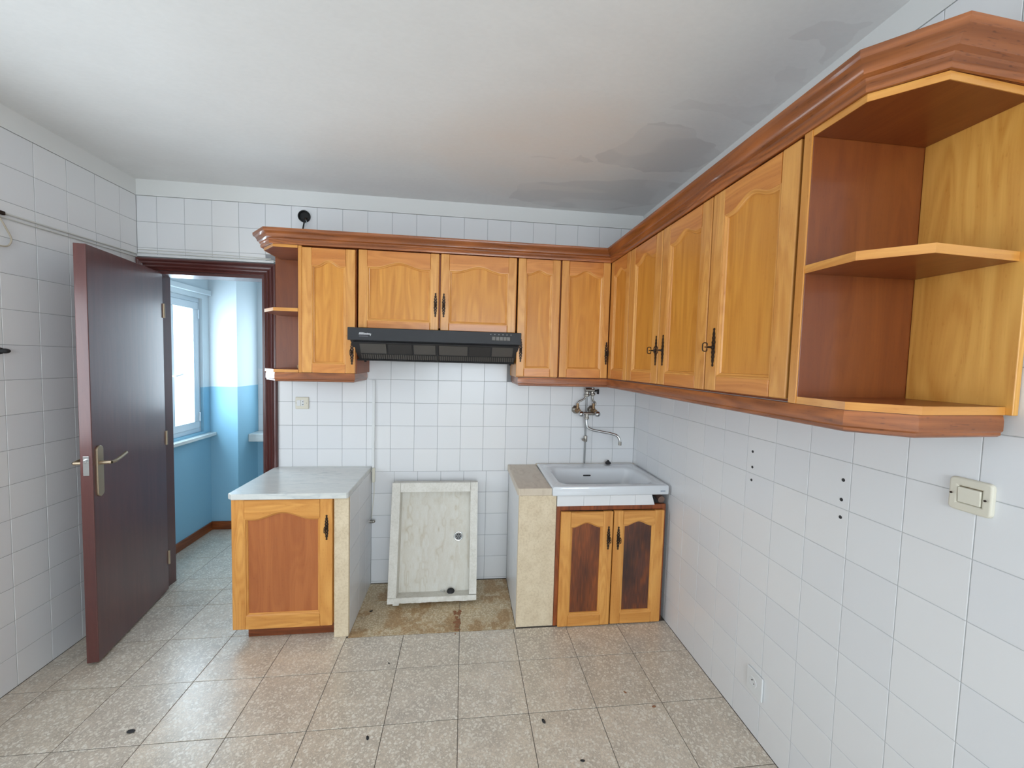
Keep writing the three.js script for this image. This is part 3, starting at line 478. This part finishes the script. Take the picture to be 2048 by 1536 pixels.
// ------------------------------------------------------------------ cooker hood
const hood = thing('cooker_hood', 'black cooker hood with push buttons under the short upper cabinet', 'cooker hood');
part('visor', rbox(-1.815, -0.868, 1.576, 1.6445, 0.357, 0.385, 0.003), M.hood, hood);
{ const prof = (x0, x1, x2, x3) => { const A = [[x0, 1.574, 0.36], [x1, 1.574, 0.36], [x3, 1.468, 0.285], [x2, 1.468, 0.285]], B = [[x2, 1.468, 0.285], [x3, 1.468, 0.285], [x3, 1.466, 0.02], [x2, 1.466, 0.02]], C = [[x2, 1.6445, 0.02], [x3, 1.6445, 0.02], [x3, 1.6445, 0.33], [x2, 1.6445, 0.33]]; const pos = [];
    const q = (a, b, c, d) => pos.push(...a, ...b, ...c, ...a, ...c, ...d);
    q(A[3], A[2], A[1], A[0]); q(B[3], B[2], B[1], B[0]); q(C[3], C[2], C[1], C[0]);
    for (const [f0, f1, k] of [[A[0], A[3], 0], [A[1], A[2], 1]]) { const xs = k ? x3 : x2, poly = [f0, f1, [xs, 1.466, 0.02], [xs, 1.6445, 0.02], [xs, 1.6445, 0.33]]; for (let i = 1; i < 4; i++) pos.push(...(k ? [poly[0], poly[i + 1], poly[i]] : [poly[0], poly[i], poly[i + 1]]).flat()); }
    q([x2, 1.466, 0.02], [x3, 1.466, 0.02], [x3, 1.6445, 0.02], [x2, 1.6445, 0.02]); q([x2, 1.6445, 0.33], [x3, 1.6445, 0.33], A[1], A[0]);
    const g = new THREE.BufferGeometry(); g.setAttribute('position', new THREE.Float32BufferAttribute(pos, 3)); g.computeVertexNormals(); return clean(g); };
  part('body', prof(-1.806, -0.874, -1.774, -0.898), M.hoodDark, hood);
  // slotted filters lying on the slanted face: local x along, y down the slope
  const fx = new THREE.Group(); void fx; const sl = Math.atan2(0.285 - 0.36, 1.468 - 1.574);
  const onSlope = (g, t) => { g.rotateX(-Math.atan2(0.36 - 0.285, 1.574 - 1.468) * -1); g.translate(0, 1.574 + (1.468 - 1.574) * t, 0.36 + (0.285 - 0.36) * t); return g; }; void sl;
  const N = [0, -0.577, 0.8167];
  const lift = (g, d) => g.translate(N[0] * d, N[1] * d, N[2] * d);
  const plate = (x0, x1, t0, t1, d, th) => { const L = 0.1299 * (t1 - t0), g = new THREE.BoxGeometry(x1 - x0, L, th); g.translate((x0 + x1) / 2, 0, 0); return lift(onSlope(g, (t0 + t1) / 2), d); };
  M.filterA = phys({ color: sc(88, 84, 80), roughness: 0.55, metalness: 0.3 }); M.filterB = phys({ color: sc(58, 56, 55), roughness: 0.5, metalness: 0.3 });
  part('filter_frame', [plate(-1.79, -0.885, 0.02, 0.1, 0.003, 0.006), plate(-1.785, -0.895, 0.93, 0.99, 0.003, 0.006), plate(-1.345, -1.335, 0.1, 0.93, 0.003, 0.005)], M.hoodDark, hood);
  for (const [x0, x1, m] of [[-1.76, -1.62, 'A'], [-1.61, -1.48, 'B'], [-1.47, -1.35, 'A'], [-1.33, -1.17, 'A'], [-1.16, -1.04, 'B'], [-1.03, -0.91, 'A']]) part('lamp_cover', plate(x0, x1, 0.12, 0.6, 0.002, 0.004), m === 'A' ? M.filterA : M.filterB, hood);
  const slots = []; for (let x = -1.76; x < -0.905; x += 0.012) slots.push(plate(x, x + 0.007, 0.66, 0.9, 0.001, 0.005)); part('filter_slats', slots, M.filterA, hood).userData.kind = 'stuff';
  for (let k = 0; k < 5; k++) { const w = k ? 0.0185 : 0.019, x = k ? -1.0115 + (k - 1) * 0.0205 : -1.0345; part('push_button', rbox(x, x + w, 1.598, 1.619, 0.383, 0.3895, 0.002), phys({ color: sc(112, 110, 106), roughness: 0.5 }), hood); }
  for (let k = 0; k < 6; k++) part('pilot_mark', cyl(0.0026, 0.0026, 0.001, [-1.0415 + k * 0.0228, 1.631, 0.3852], [0, 0, 1], 10), phys({ color: sc(170, 170, 170), roughness: 0.6 }), hood);
  const marks = []; const hs = [0.012, 0.0125, 0.0125, 0.012, 0.0105, 0.0085, 0.0085, 0.0095, 0.0085, 0.0085, 0.0115]; let x = -1.752; hs.forEach((h, i) => { const last = i === hs.length - 1, g = new THREE.BoxGeometry(0.0042, h, 0.0006); g.applyMatrix4(new THREE.Matrix4().makeShear(0, 0, 0.25, 0, 0, 0)); g.translate(x, 1.6065 + h / 2 - (last ? 0.005 : 0), 0.3853); marks.push(g); x += 0.0058; });
  marks.push(new THREE.BoxGeometry(0.058, 0.0022, 0.0006).translate(-1.724, 1.611, 0.3853));
  part('brand_mark', marks, phys({ color: sc(205, 206, 208), roughness: 0.5 }), hood, 'pale illegible maker mark');
  const line = []; for (let k = 0; k < 13; k++) line.push(new THREE.BoxGeometry(0.0024, 0.0026, 0.0006).translate(-1.752 + k * 0.0036, 1.5985, 0.3853)); part('brand_mark', line, phys({ color: sc(150, 152, 158), roughness: 0.5 }), hood, 'small pale line under the maker mark');
  for (const fxp of [-1.75, -0.915]) part('foot', cyl(0.007, 0.006, 0.008, [fxp, 1.4625, 0.26]), M.black, hood);
}

// ------------------------------------------------------------------ base units
const gL = 0.753;                                                    // underside of the left worktop
const pierL = thing('counter_pier', 'stone-fronted pier with a tiled side at the right of the left base cabinet', 'pier');
part('core', box(-1.843, -1.7705, 0.001, gL, 0.003, 0.485), M.grout, pierL); part('stone_front', grainUV(rbox(-1.843, -1.7692, 0.001, gL, 0.486, 0.509, 0.002), 'y'), M.stone, pierL, 'beige speckled stone face');
tileField(pierL, [-1.769, 0, 0], [0, 0, -1], [0, 1, 0], [-0.486, -0.3, -0.15, -0.003], [0.0, 0.155, 0.305, 0.455, 0.605, gL], M.tile, { gap: 0.0014 });
const baseL = thing('base_cabinet', 'single-door base cabinet at the left with reddish panel, under the grey marble top', 'cabinet');
part('carcass', grainUV(rbox(-2.33, -1.8455, 0.075, gL, 0.004, 0.494, 0.002), 'y'), M.edge, baseL); part('plinth', grainUV(rbox(-2.285, -1.8455, 0.001, 0.0745, 0.01, 0.468, 0.002), 'x'), M.plinth, baseL, 'dark brown toe board');
{ const d = cabinetDoor(baseL, 0.487, 0.68, { stile: 0.062, top: 0.1, bot: 0.068, rise: 0.036, flat: 0.8, panel: M.red, topMat: M.frame, botMat: M.frame, handle: [0.459, 0.6 - 0.072] }); d.position.set(-2.336, 0.072, 0.4965); }
const topL = thing('worktop', 'grey veined marble slab on the left base cabinet', 'worktop');
{ const s = [[-2.352, 0.002], [-1.768, 0.002], [-1.768, 0.522], [-1.776, 0.53], [-2.328, 0.53], [-2.352, 0.51]]; const g = prism(s, gL + 0.0005, 0.784, 0.004); part('slab', grainUV(g, 'z', [0, 0]), M.marble, topL); }
const pierR = thing('counter_pier', 'wide stone-fronted pier with a tiled side, left of the sink cabinet', 'pier');
part('core', box(-0.8715, -0.664, 0.001, 0.7485, 0.003, 0.485), M.grout, pierR); part('stone_front', grainUV(rbox(-0.8728, -0.6635, 0.001, 0.7485, 0.486, 0.511, 0.002), 'y'), M.stone, pierR, 'wide beige stone face');
tileField(pierR, [-0.873, 0, 0], [0, 0, 1], [0, 1, 0], [0.003, 0.17, 0.33, 0.486], [0.0, 0.155, 0.305, 0.455, 0.605, 0.7485], M.tile, { gap: 0.0014 });
const topR = thing('worktop', 'narrow beige marble strip left of the white sink', 'worktop');
part('slab', grainUV(prism([[-0.882, 0.002], [-0.693, 0.002], [-0.693, 0.516], [-0.874, 0.516], [-0.882, 0.5]], 0.7495, 0.79, 0.003), 'x'), M.marbleBeige, topR);
part('rear_strip', grainUV(rbox(-0.6925, -0.002, 0.768, 0.797, 0.002, 0.0285, 0.002), 'x'), M.marbleBeige, topR, 'thin strip behind the sink');

const sink = thing('sink', 'white ceramic rectangular sink with a deep front apron', 'sink');
{ const X0 = -0.691, X1 = -0.017, Z0 = 0.03, Z1 = 0.532, R = (dx, y, r) => roundRect(X0 + dx, X1 - dx, Z0 + dx, Z1 - dx, r, y), I = (x0, x1, z0, z1, r, y) => roundRect(x0, x1, z0, z1, r, y);
  part('basin', rings([R(0.02, 0.752, 0.004), R(0.003, 0.7505, 0.006), R(0, 0.754, 0.007), R(0, 0.796, 0.007), R(0.0015, 0.8, 0.007), R(0.005, 0.803, 0.007), I(-0.64, -0.072, 0.145, 0.488, 0.07, 0.8025), I(-0.632, -0.08, 0.152, 0.48, 0.066, 0.7985), I(-0.626, -0.087, 0.158, 0.475, 0.062, 0.788), I(-0.6, -0.112, 0.175, 0.458, 0.055, 0.69), I(-0.585, -0.128, 0.188, 0.444, 0.05, 0.655), I(-0.55, -0.16, 0.22, 0.41, 0.045, 0.643)]), M.ceramic, sink);
  part('overflow_slot', [rbox(-0.408, -0.357, 0.752, 0.762, 0.158, 0.1675, 0.004)], M.black, sink, 'dark overflow slot');
  part('tap_hole_cover', lathe([[0, 0.0022], [0.012, 0.0018], [0.016, 0]], [-0.415, 0.8032, 0.108], [0, 1, 0], 20), M.ceramic, sink); part('tap_hole_cover', lathe([[0, 0.0022], [0.014, 0.0018], [0.019, 0]], [-0.2, 0.8032, 0.112], [0, 1, 0], 20), M.ceramic, sink);
  part('drain', lathe([[0, 0.001], [0.012, 0.002], [0.026, 0.003], [0.028, 0]], [-0.355, 0.6432, 0.315], [0, 1, 0], 20), M.chrome, sink);
  const bm = []; for (let k = 0; k < 5; k++) bm.push(new THREE.BoxGeometry(0.0042, 0.006, 0.0005).translate(-0.066 + k * 0.0058, 0.7715, 0.5323)); part('maker_mark', bm, phys({ color: sc(120, 138, 160), roughness: 0.5 }), sink, 'small blue grey maker mark'); }
const fascia = thing('tile_fascia', 'row of four white cut tiles under the sink apron', 'tiles');
part('backing_board', box(-0.6615, -0.125, 0.6905, 0.742, 0.486, 0.5115), M.grout, fascia);
for (const [a, b, cut] of [[-0.66, -0.5385, 0], [-0.537, -0.4155, 0], [-0.414, -0.2925, 0], [-0.291, -0.103, 1]].map((q, i) => i === 0 ? [-0.6615, -0.511, 0] : i === 1 ? [-0.51, -0.36, 0] : i === 2 ? [-0.359, -0.211, 0] : [-0.21, -0.1, 1])) {
  const s = new THREE.Shape([[a, 0.689], [cut ? b + 0.006 : b, 0.689], [cut ? b - 0.012 : b, 0.747], [a, 0.747]].map(p => new THREE.Vector2(...p)));
  part('tile', new THREE.ExtrudeGeometry(s, { depth: 0.006, bevelEnabled: true, bevelSize: 0.0008, bevelThickness: 0.0008, bevelOffset: -0.0008, bevelSegments: 1 }).translate(0, 0, 0.513), M.tile[2], fascia); }
solo('waste_pipe', [tube([[-0.06, 0.66, 0.3], [-0.055, 0.705, 0.33], [-0.05, 0.725, 0.42], [-0.045, 0.712, 0.5]], 0.017), cyl(0.02, 0.02, 0.02, [-0.046, 0.714, 0.493], [0, -0.2, 1])], phys({ color: sc(120, 96, 84), roughness: 0.6 }), 'brown hose end in the gap under the sink, right of the fascia tiles', 'pipe');
const baseS = thing('base_cabinet', 'double-door base cabinet with dark stained panels under the sink', 'cabinet');
part('face_frame', grainUV(merge([box(-0.662, -0.638, 0.001, 0.6885, 0.49, 0.512), box(-0.04, -0.0225, 0.001, 0.6885, 0.49, 0.512), box(-0.638, -0.04, 0.662, 0.6885, 0.49, 0.512)]), 'y'), M.plinth, baseS, 'dark brown face frame');
part('inner_board', [box(-0.638, -0.04, 0.001, 0.662, 0.486, 0.49)], M.black, baseS);
{ const dk = (map) => varnish(map, 0xffffff, 0.4, 0.3, 0.25);
  const stain = (seed, base, blot, hot) => { const n1 = noiseGrid(seed, 3, 3), n2 = noiseGrid(seed + 1, 24, 12), n3 = noiseGrid(seed + 2, 120, 16); return texture(256, 512, (u, v) => { const w = Math.max(0, Math.min(1, (n1(u * 3, v * 3) * 0.75 + n2(u * 24, v * 12) * 0.25 - 0.36) * 1.7)), g = 0.85 + 0.3 * n3(u * 120, v * 16); return mixc(mixc(base, hot, Math.max(0, n2(u * 24 + 5, v * 12 + 3) - 0.45) * 1.3), blot, w).map(c => c * g); }, 0.3, 0.62); };
  const L = cabinetDoor(baseS, 0.298, 0.655, { stile: 0.056, top: 0.082, bot: 0.062, rise: 0.026, flat: 0.9, panel: dk(stain(611, [128, 66, 28], [78, 38, 22], [150, 78, 30])), topMat: M.frame, botMat: M.frame, handle: [0.274, 0.505], panelDepth: 0.007 }); L.position.set(-0.642, 0.006, 0.514); L.rotation.set(0, 0.0, -0.004);
  const Rr = cabinetDoor(baseS, 0.297, 0.655, { stile: 0.056, top: 0.08, bot: 0.062, rise: 0.026, flat: 0.9, panel: dk(stain(641, [92, 52, 38], [52, 32, 28], [142, 74, 32])), topMat: M.frame, botMat: M.frame, handle: [0.028, 0.5], panelDepth: 0.007 }); Rr.position.set(-0.338, 0.007, 0.514); Rr.rotation.set(0, 0, -0.003); }

// ------------------------------------------------------------------ tap and pipes over the sink
const tap = thing('mixer_tap', 'old chrome wall mixer tap with two knobs and a swan spout over the sink', 'tap');
for (const x of [-0.425, -0.315]) {
  part('wall_flange', lathe([[0, 0.02], [0.012, 0.022], [0.018, 0.018], [0.027, 0.008], [0.029, 0.001]], [x, 1.168, 0.001], [0, 0, 1]), M.dullchrome, tap);
  part('valve_body', [cyl(0.0135, 0.0135, 0.075, [x, 1.166, 0.05], [0, 0, 1]), lathe([[0.0135, 0], [0.018, 0.004], [0.018, 0.018], [0.0135, 0.022]], [x, 1.166, 0.03], [0, 0, 1]), cyl(0.009, 0.009, 0.05, [x, 1.19, 0.045], [0, 1, 0])], M.brass, tap, 'brownish corroded valve body');
  part('knob', lathe([[0, 0.034], [0.006, 0.034], [0.013, 0.03], [0.018, 0.02], [0.0195, 0.01], [0.014, 0.003], [0.008, -0.02], [0.007, -0.03]], [x, 1.156, 0.118], [0, -0.12, 1]), M.chrome, tap);
  part('knob_cap', cyl(0.005, 0.0045, 0.004, [x, 1.1517, 0.1535], [0, -0.12, 1], 14), M.rubber, tap);
}
part('crossbar', [cyl(0.011, 0.011, 0.11, [-0.37, 1.15, 0.078], [1, 0, 0]), cyl(0.0125, 0.0115, 0.03, [-0.37, 1.136, 0.078]), lathe([[0.0125, 0], [0.0155, 0.003], [0.0155, 0.013], [0.0125, 0.016]], [-0.37, 1.112, 0.078])], M.dullchrome, tap);
part('spout', tube([[-0.37, 1.122, 0.078], [-0.37, 1.085, 0.08], [-0.362, 1.058, 0.088], [-0.338, 1.046, 0.104], [-0.29, 1.039, 0.13], [-0.225, 1.03, 0.165], [-0.196, 1.02, 0.181], [-0.182, 0.998, 0.188], [-0.179, 0.978, 0.19]], 0.0088, false, 12), M.chrome, tap);
part('spout_nozzle', cyl(0.0098, 0.0098, 0.022, [-0.179, 0.972, 0.19]), M.dullchrome, tap);
const pipes = tap;
part('stop_valve', [cyl(0.016, 0.016, 0.06, [-0.345, 1.305, 0.04], [1, 0, 0]), cyl(0.013, 0.013, 0.05, [-0.325, 1.295, 0.04]), cyl(0.013, 0.013, 0.05, [-0.362, 1.285, 0.04]), lathe([[0.013, 0], [0.018, 0.003], [0.018, 0.014], [0.013, 0.017]], [-0.362, 1.262, 0.04]), lathe([[0.012, 0], [0.017, 0.003], [0.017, 0.014], [0.012, 0.017]], [-0.322, 1.268, 0.04]), cyl(0.013, 0.013, 0.04, [-0.345, 1.305, 0.021], [0, 0, 1])], M.dullchrome, pipes);
part('valve_lever', [rbox(-0.292, -0.28, 1.278, 1.312, 0.034, 0.048, 0.004), cyl(0.007, 0.007, 0.03, [-0.302, 1.3, 0.041], [1, 0, 0])], M.black, pipes, 'black lever of the stop valve');
part('feed_pipe', tube([[-0.37, 1.262, 0.045], [-0.378, 1.248, 0.045], [-0.4, 1.234, 0.045], [-0.42, 1.222, 0.045], [-0.425, 1.2, 0.045]], 0.006), M.dullchrome, pipes);
part('feed_pipe', tube([[-0.322, 1.266, 0.045], [-0.322, 1.244, 0.045], [-0.315, 1.229, 0.045], [-0.305, 1.222, 0.045], [-0.303, 1.21, 0.045], [-0.315, 1.2, 0.045]], 0.006), M.dullchrome, pipes);
part('riser_pipe', [cyl(0.0055, 0.0055, 0.475, [-0.355, 1.035, 0.016])], phys({ color: sc(150, 152, 152), metalness: 0.8, roughness: 0.35 }), pipes);
part('inline_valve', [lathe([[0.007, -0.022], [0.012, -0.018], [0.012, 0.018], [0.007, 0.022]], [-0.355, 0.97, 0.02]), cyl(0.006, 0.008, 0.03, [-0.368, 0.967, 0.03], [-0.8, 0, 0.6])], M.dullchrome, pipes);
solo('drain_plug', [lathe([[0, 0.026], [0.006, 0.026], [0.008, 0.018], [0.017, 0.014], [0.02, 0.006], [0.0165, 0], [0, 0]], [-0.2, 0.8035, 0.052], [0, 1, 0], 18)], M.rubber, 'black rubber plug on the back rim of the white sink', 'plug');

// ------------------------------------------------------------------ stone trough leaning in the niche
const trough = thing('stone_trough', 'old white marble sink trough stood on end in the niche between the piers', 'trough', [-1.35, 0.004, 0.168]);
trough.rotation.set(-0.205, 0, 0);
{ const W = 0.264, H = 0.7, Dp = 0.118;
  part('bottom_slab', grainUV(rbox(-W, W, 0, H, 0, 0.024, 0.002), 'x', [0.3, 0.1]), M.trough, trough);
  const jag = (g, k, amp) => { const p = g.attributes.position, n = noiseGrid(k, 40, 40); for (let i = 0; i < p.count; i++) { const z = p.getZ(i); if (z > Dp - 0.012) { const e = (n(p.getX(i) * 70 + 11, p.getY(i) * 70 + 5) - 0.5) * amp; p.setZ(i, z + e - amp * 0.25); p.setX(i, p.getX(i) + e * 0.4); } } g.computeVertexNormals(); return g; };
  const rim = (x0, x1, y0, y1, k, amp) => { const g = new RoundedBoxGeometry(x1 - x0, y1 - y0, Dp - 0.0245, 3, 0.003); g.translate((x0 + x1) / 2, (y0 + y1) / 2, (Dp + 0.0245) / 2); return amp ? jag(new THREE.BoxGeometry(x1 - x0, y1 - y0, Dp - 0.0245, 6, 36, 5).translate((x0 + x1) / 2, (y0 + y1) / 2, (Dp + 0.0245) / 2), k, amp) : g; };
  part('rim_board', grainUV(rim(-W, -W + 0.052, 0.031, H, 1, 0), 'y'), M.troughRim, trough); part('rim_board', grainUV(rim(W - 0.045, W, 0.036, H, 701, 0.006), 'y'), M.troughRim, trough, 'right rim with a chipped edge');
  part('rim_board', grainUV(rim(-W + 0.0525, W - 0.0455, H - 0.058, H, 2, 0), 'x'), M.troughRim, trough); part('rim_board', grainUV(jag(new THREE.BoxGeometry(2 * W, 0.03, Dp - 0.0245, 60, 4, 5).translate(0, 0.015, (Dp + 0.0245) / 2), 733, 0.008), 'x'), M.troughRim, trough, 'rough broken lower rim');
  part('foot', [rbox(-W + 0.028, -W + 0.068, -0.019, 0.004, 0.06, 0.1, 0.006)], M.troughRim, trough);
  const dr = sub('drain_grate', trough); dr.position.set(0.148, 0.355, 0.0245);
  part('grate_ring', lathe([[0.0205, 0.001], [0.021, 0.004], [0.0265, 0.005], [0.0295, 0.0035], [0.03, 0]], [0, 0, 0], [0, 0, 1]), M.chrome, dr);
  { const s = new THREE.Shape(); s.absarc(0, 0, 0.0215, 0, Math.PI * 2, false); for (let k = 0; k < 7; k++) { const a = k * Math.PI / 3, h = new THREE.Path(); h.absellipse(k < 6 ? 0.0125 * Math.cos(a) : 0, k < 6 ? 0.0125 * Math.sin(a) : 0, k < 6 ? 0.0048 : 0.0028, k < 6 ? 0.0032 : 0.0028, 0, Math.PI * 2, true, k < 6 ? a : 0); s.holes.push(h); } part('grate_disc', new THREE.ExtrudeGeometry(s, { depth: 0.0015, bevelEnabled: false, curveSegments: 14 }).translate(0, 0, 0.002), phys({ color: sc(120, 120, 120), metalness: 0.8, roughness: 0.5 }), dr); }
  part('grate_shadow', cyl(0.0205, 0.0205, 0.001, [0, 0, 0.0008], [0, 0, 1]), M.black, dr, 'dark opening behind the grate');
}
solo('drain_plug', [lathe([[0, 0.02], [0.006, 0.02], [0.007, 0.014], [0.02, 0.01], [0.024, 0.003], [0.022, 0], [0, 0]], [0, 0, 0], [0, 1, 0.2], 18)], M.rubber, 'black rubber plug lying inside the leaning marble trough', 'plug', null, [-1.243, 0.05, 0.215]);
solo('plug_ring', tube([[0.0, 0, 0], [0.012, 0.003, 0.002], [0.022, 0.001, 0], [0.03, -0.004, -0.004], [0.022, -0.005, 0.006], [0.012, -0.004, 0.006]], 0.0014, true, 6), M.chrome, 'thin wire ring beside the plug inside the trough', 'ring', null, [-1.307, 0.052, 0.205]);

// ------------------------------------------------------------------ wall fittings
const swL = thing('light_switch', 'large cream single rocker switch on the right wall', 'switch');
{ const g = new THREE.Shape(); const w = 0.0405, h = 0.0395, r = 0.012; g.moveTo(-w + r, -h); g.lineTo(w - r, -h); g.quadraticCurveTo(w, -h, w, -h + r); g.lineTo(w, h - r); g.quadraticCurveTo(w, h, w - r, h); g.lineTo(-w + r, h); g.quadraticCurveTo(-w, h, -w, h - r); g.lineTo(-w, -h + r); g.quadraticCurveTo(-w, -h, -w + r, -h);
  const k = new THREE.Path([[-0.022, -0.0195], [-0.022, 0.0195], [0.022, 0.0195], [0.022, -0.0195]].map(p => new THREE.Vector2(...p))); g.holes.push(k);
  const plate = new THREE.ExtrudeGeometry(g, { depth: 0.004, bevelEnabled: true, bevelSize: 0.0045, bevelThickness: 0.005, bevelOffset: -0.0045, bevelSegments: 4, curveSegments: 8 });
  const face = q => { q.rotateY(-Math.PI / 2); q.translate(-0.001, 1.1935, 1.848); return q; };
  part('plate', face(plate), M.cream, swL); part('rocker', face(rbox(-0.0212, 0.0212, -0.0182, 0.0182, 0.001, 0.0105, 0.0015).rotateX(0.06)), M.cream2, swL); part('back_box', face(box(-0.0225, 0.0225, -0.02, 0.02, -0.0005, 0.0015)), M.brass, swL);
  part('screw', face(cyl(0.0024, 0.0024, 0.002, [-0.0315, 0.0, 0.0134], [0, 0, 1], 12)), M.iron, swL); part('screw', face(cyl(0.0024, 0.0024, 0.002, [0.0315, 0.0, 0.0134], [0, 0, 1], 12)), M.iron, swL); }
const soR = thing('wall_socket', 'flat white square socket low on the right wall', 'socket');
{ const f = q => { q.rotateY(-Math.PI / 2); q.translate(-0.001, 0.219, 1.232); return q; };
  part('plate', f(rbox(-0.0425, 0.0425, -0.0475, 0.0475, 0, 0.008, 0.004, 3)), M.plasticWhite, soR); part('well', f(lathe([[0.0, 0.0086], [0.0155, 0.0086], [0.0165, 0.0098], [0.019, 0.0098], [0.0205, 0.0078]], [-0.006, 0, 0], [0, 0, 1], 28)), M.plasticWhite, soR);
  for (const [a, b] of [[-0.0125, 0.004], [0.0005, -0.004], [-0.006, 0.009]]) part('contact_hole', f(cyl(0.0021, 0.0021, 0.001, [a, b, 0.009], [0, 0, 1], 10)), M.rubber, soR); }
const soB = thing('wall_socket', 'cream switch and socket plate on the back wall beside the doorway', 'socket');
{ const f = q => { q.translate(-2.1915, 1.1885, 0.001); return q; };
  part('plate', f(rbox(-0.0395, 0.0395, -0.0375, 0.0375, 0, 0.009, 0.006, 3)), M.cream, soB); part('rocker', f(rbox(-0.0305, -0.006, -0.019, 0.019, 0.008, 0.0125, 0.002)), M.plasticWhite, soB); part('socket_face', f(rbox(-0.0035, 0.012, -0.019, 0.019, 0.008, 0.0105, 0.001)), M.plasticWhite, soB);
  for (const y of [0.0085, -0.0095]) part('contact_hole', f(cyl(0.0028, 0.0028, 0.001, [0.0065, y, 0.0108], [0, 0, 1], 10)), M.rubber, soB);
  for (const x of [-0.036, 0.03]) part('screw', f(cyl(0.0026, 0.0026, 0.001, [x * 0.96, 0, 0.0092], [0, 0, 1], 10)), M.dullchrome, soB); }
const vent = thing('cable_outlet', 'round black hole with a cable high on the back wall above the end shelf', 'outlet');
part('collar', lathe([[0.036, 0.001], [0.036, 0.012], [0.032, 0.016], [0.028, 0.012], [0.027, 0.002]], [-2.176, 2.336, 0], [0, 0, 1]), M.black, vent); part('hole', cyl(0.028, 0.028, 0.002, [-2.176, 2.336, 0.002], [0, 0, 1]), M.black, vent); part('plug', ball(0.009, [-2.165, 2.318, 0.014]), M.iron, vent);
part('cable', tube([[-2.168, 2.318, 0.016], [-2.168, 2.29, 0.03], [-2.175, 2.24, 0.034], [-2.178, 2.16, 0.036], [-2.18, 2.1, 0.04]], 0.0042), M.black, vent); part('cable', tube([[-2.162, 2.312, 0.018], [-2.154, 2.285, 0.026], [-2.165, 2.265, 0.03], [-2.172, 2.24, 0.034]], 0.0014), M.sash, vent, 'thin white strand');
const duct = thing('cable_duct', 'white plastic cable duct running down the tiles beside the marble worktop', 'cable duct');
part('channel', rbox(-1.7655, -1.7485, 0.775, 1.342, 0.001, 0.014, 0.002), M.plasticWhite, duct); part('end_piece', rbox(-1.763, -1.745, 0.68, 0.774, 0.002, 0.018, 0.003), M.cream2, duct);
part('wire', tube([[-1.753, 0.682, 0.008], [-1.751, 0.62, 0.006], [-1.756, 0.55, 0.006], [-1.763, 0.48, 0.006], [-1.764, 0.44, 0.01]], 0.0022), M.cream2, duct);
solo('gas_stub', [cyl(0.011, 0.009, 0.02, [-1.757, 0.43, 0.035], [1, 0, 0.2]), ball(0.01, [-1.746, 0.432, 0.037])], M.dullchrome, 'small metal pipe stub low in the left rear corner of the niche', 'pipe');
// rusty streak and crumbs on the floor
{ const pts = []; const rr = mulberry(77); for (let i = 0; i < 34; i++) { const t = rr(), s = 0.003 + rr() * 0.006, g = new THREE.IcosahedronGeometry(s, 0); g.scale(1.4, 0.3, 1.6); g.rotateY(rr() * 3); g.translate(-1.198 + (rr() - 0.5) * 0.034, 0.0012, 0.34 + t * 0.2); pts.push(g); } const m = solo('rust_crumbs', pts, M.rust, 'streak of rust brown crumbs on the floor in front of the trough', 'rust'); m.userData.kind = 'stuff'; }
for (const [x, z, s, label] of [[-2.449, 0.992, 0.012, 'dark flake on the floor tiles near the open door'], [-1.533, 1.104, 0.008, 'dark crumb on the floor tiles in front of the trough'], [-0.833, 1.096, 0.009, 'grey crumb on the floor tiles in front of the sink cabinet'], [-0.436, 0.987, 0.006, 'rust brown crumb nearest the sink cabinet doors'], [-0.34, 1.071, 0.007, 'brown crumb on the floor towards the right wall'], [-1.522, 0.719, 0.005, 'tiny crumb on the floor just before the niche'], [-1.7, 0.3, 0.008, 'dark crumb on the stained floor beside the left pier'], [-0.72, 1.27, 0.007, 'small grey crumb near the lower picture edge']]) {
  const g = new THREE.IcosahedronGeometry(s, 1); g.scale(1.3, 0.35, 0.7); g.rotateY(x * 9); solo('floor_crumb', g, x > -0.45 ? M.rust : M.rubber, label, 'crumb', 'crumbs on the floor', [x, s * 0.3, z]); }
renderer.render(scene, camera);
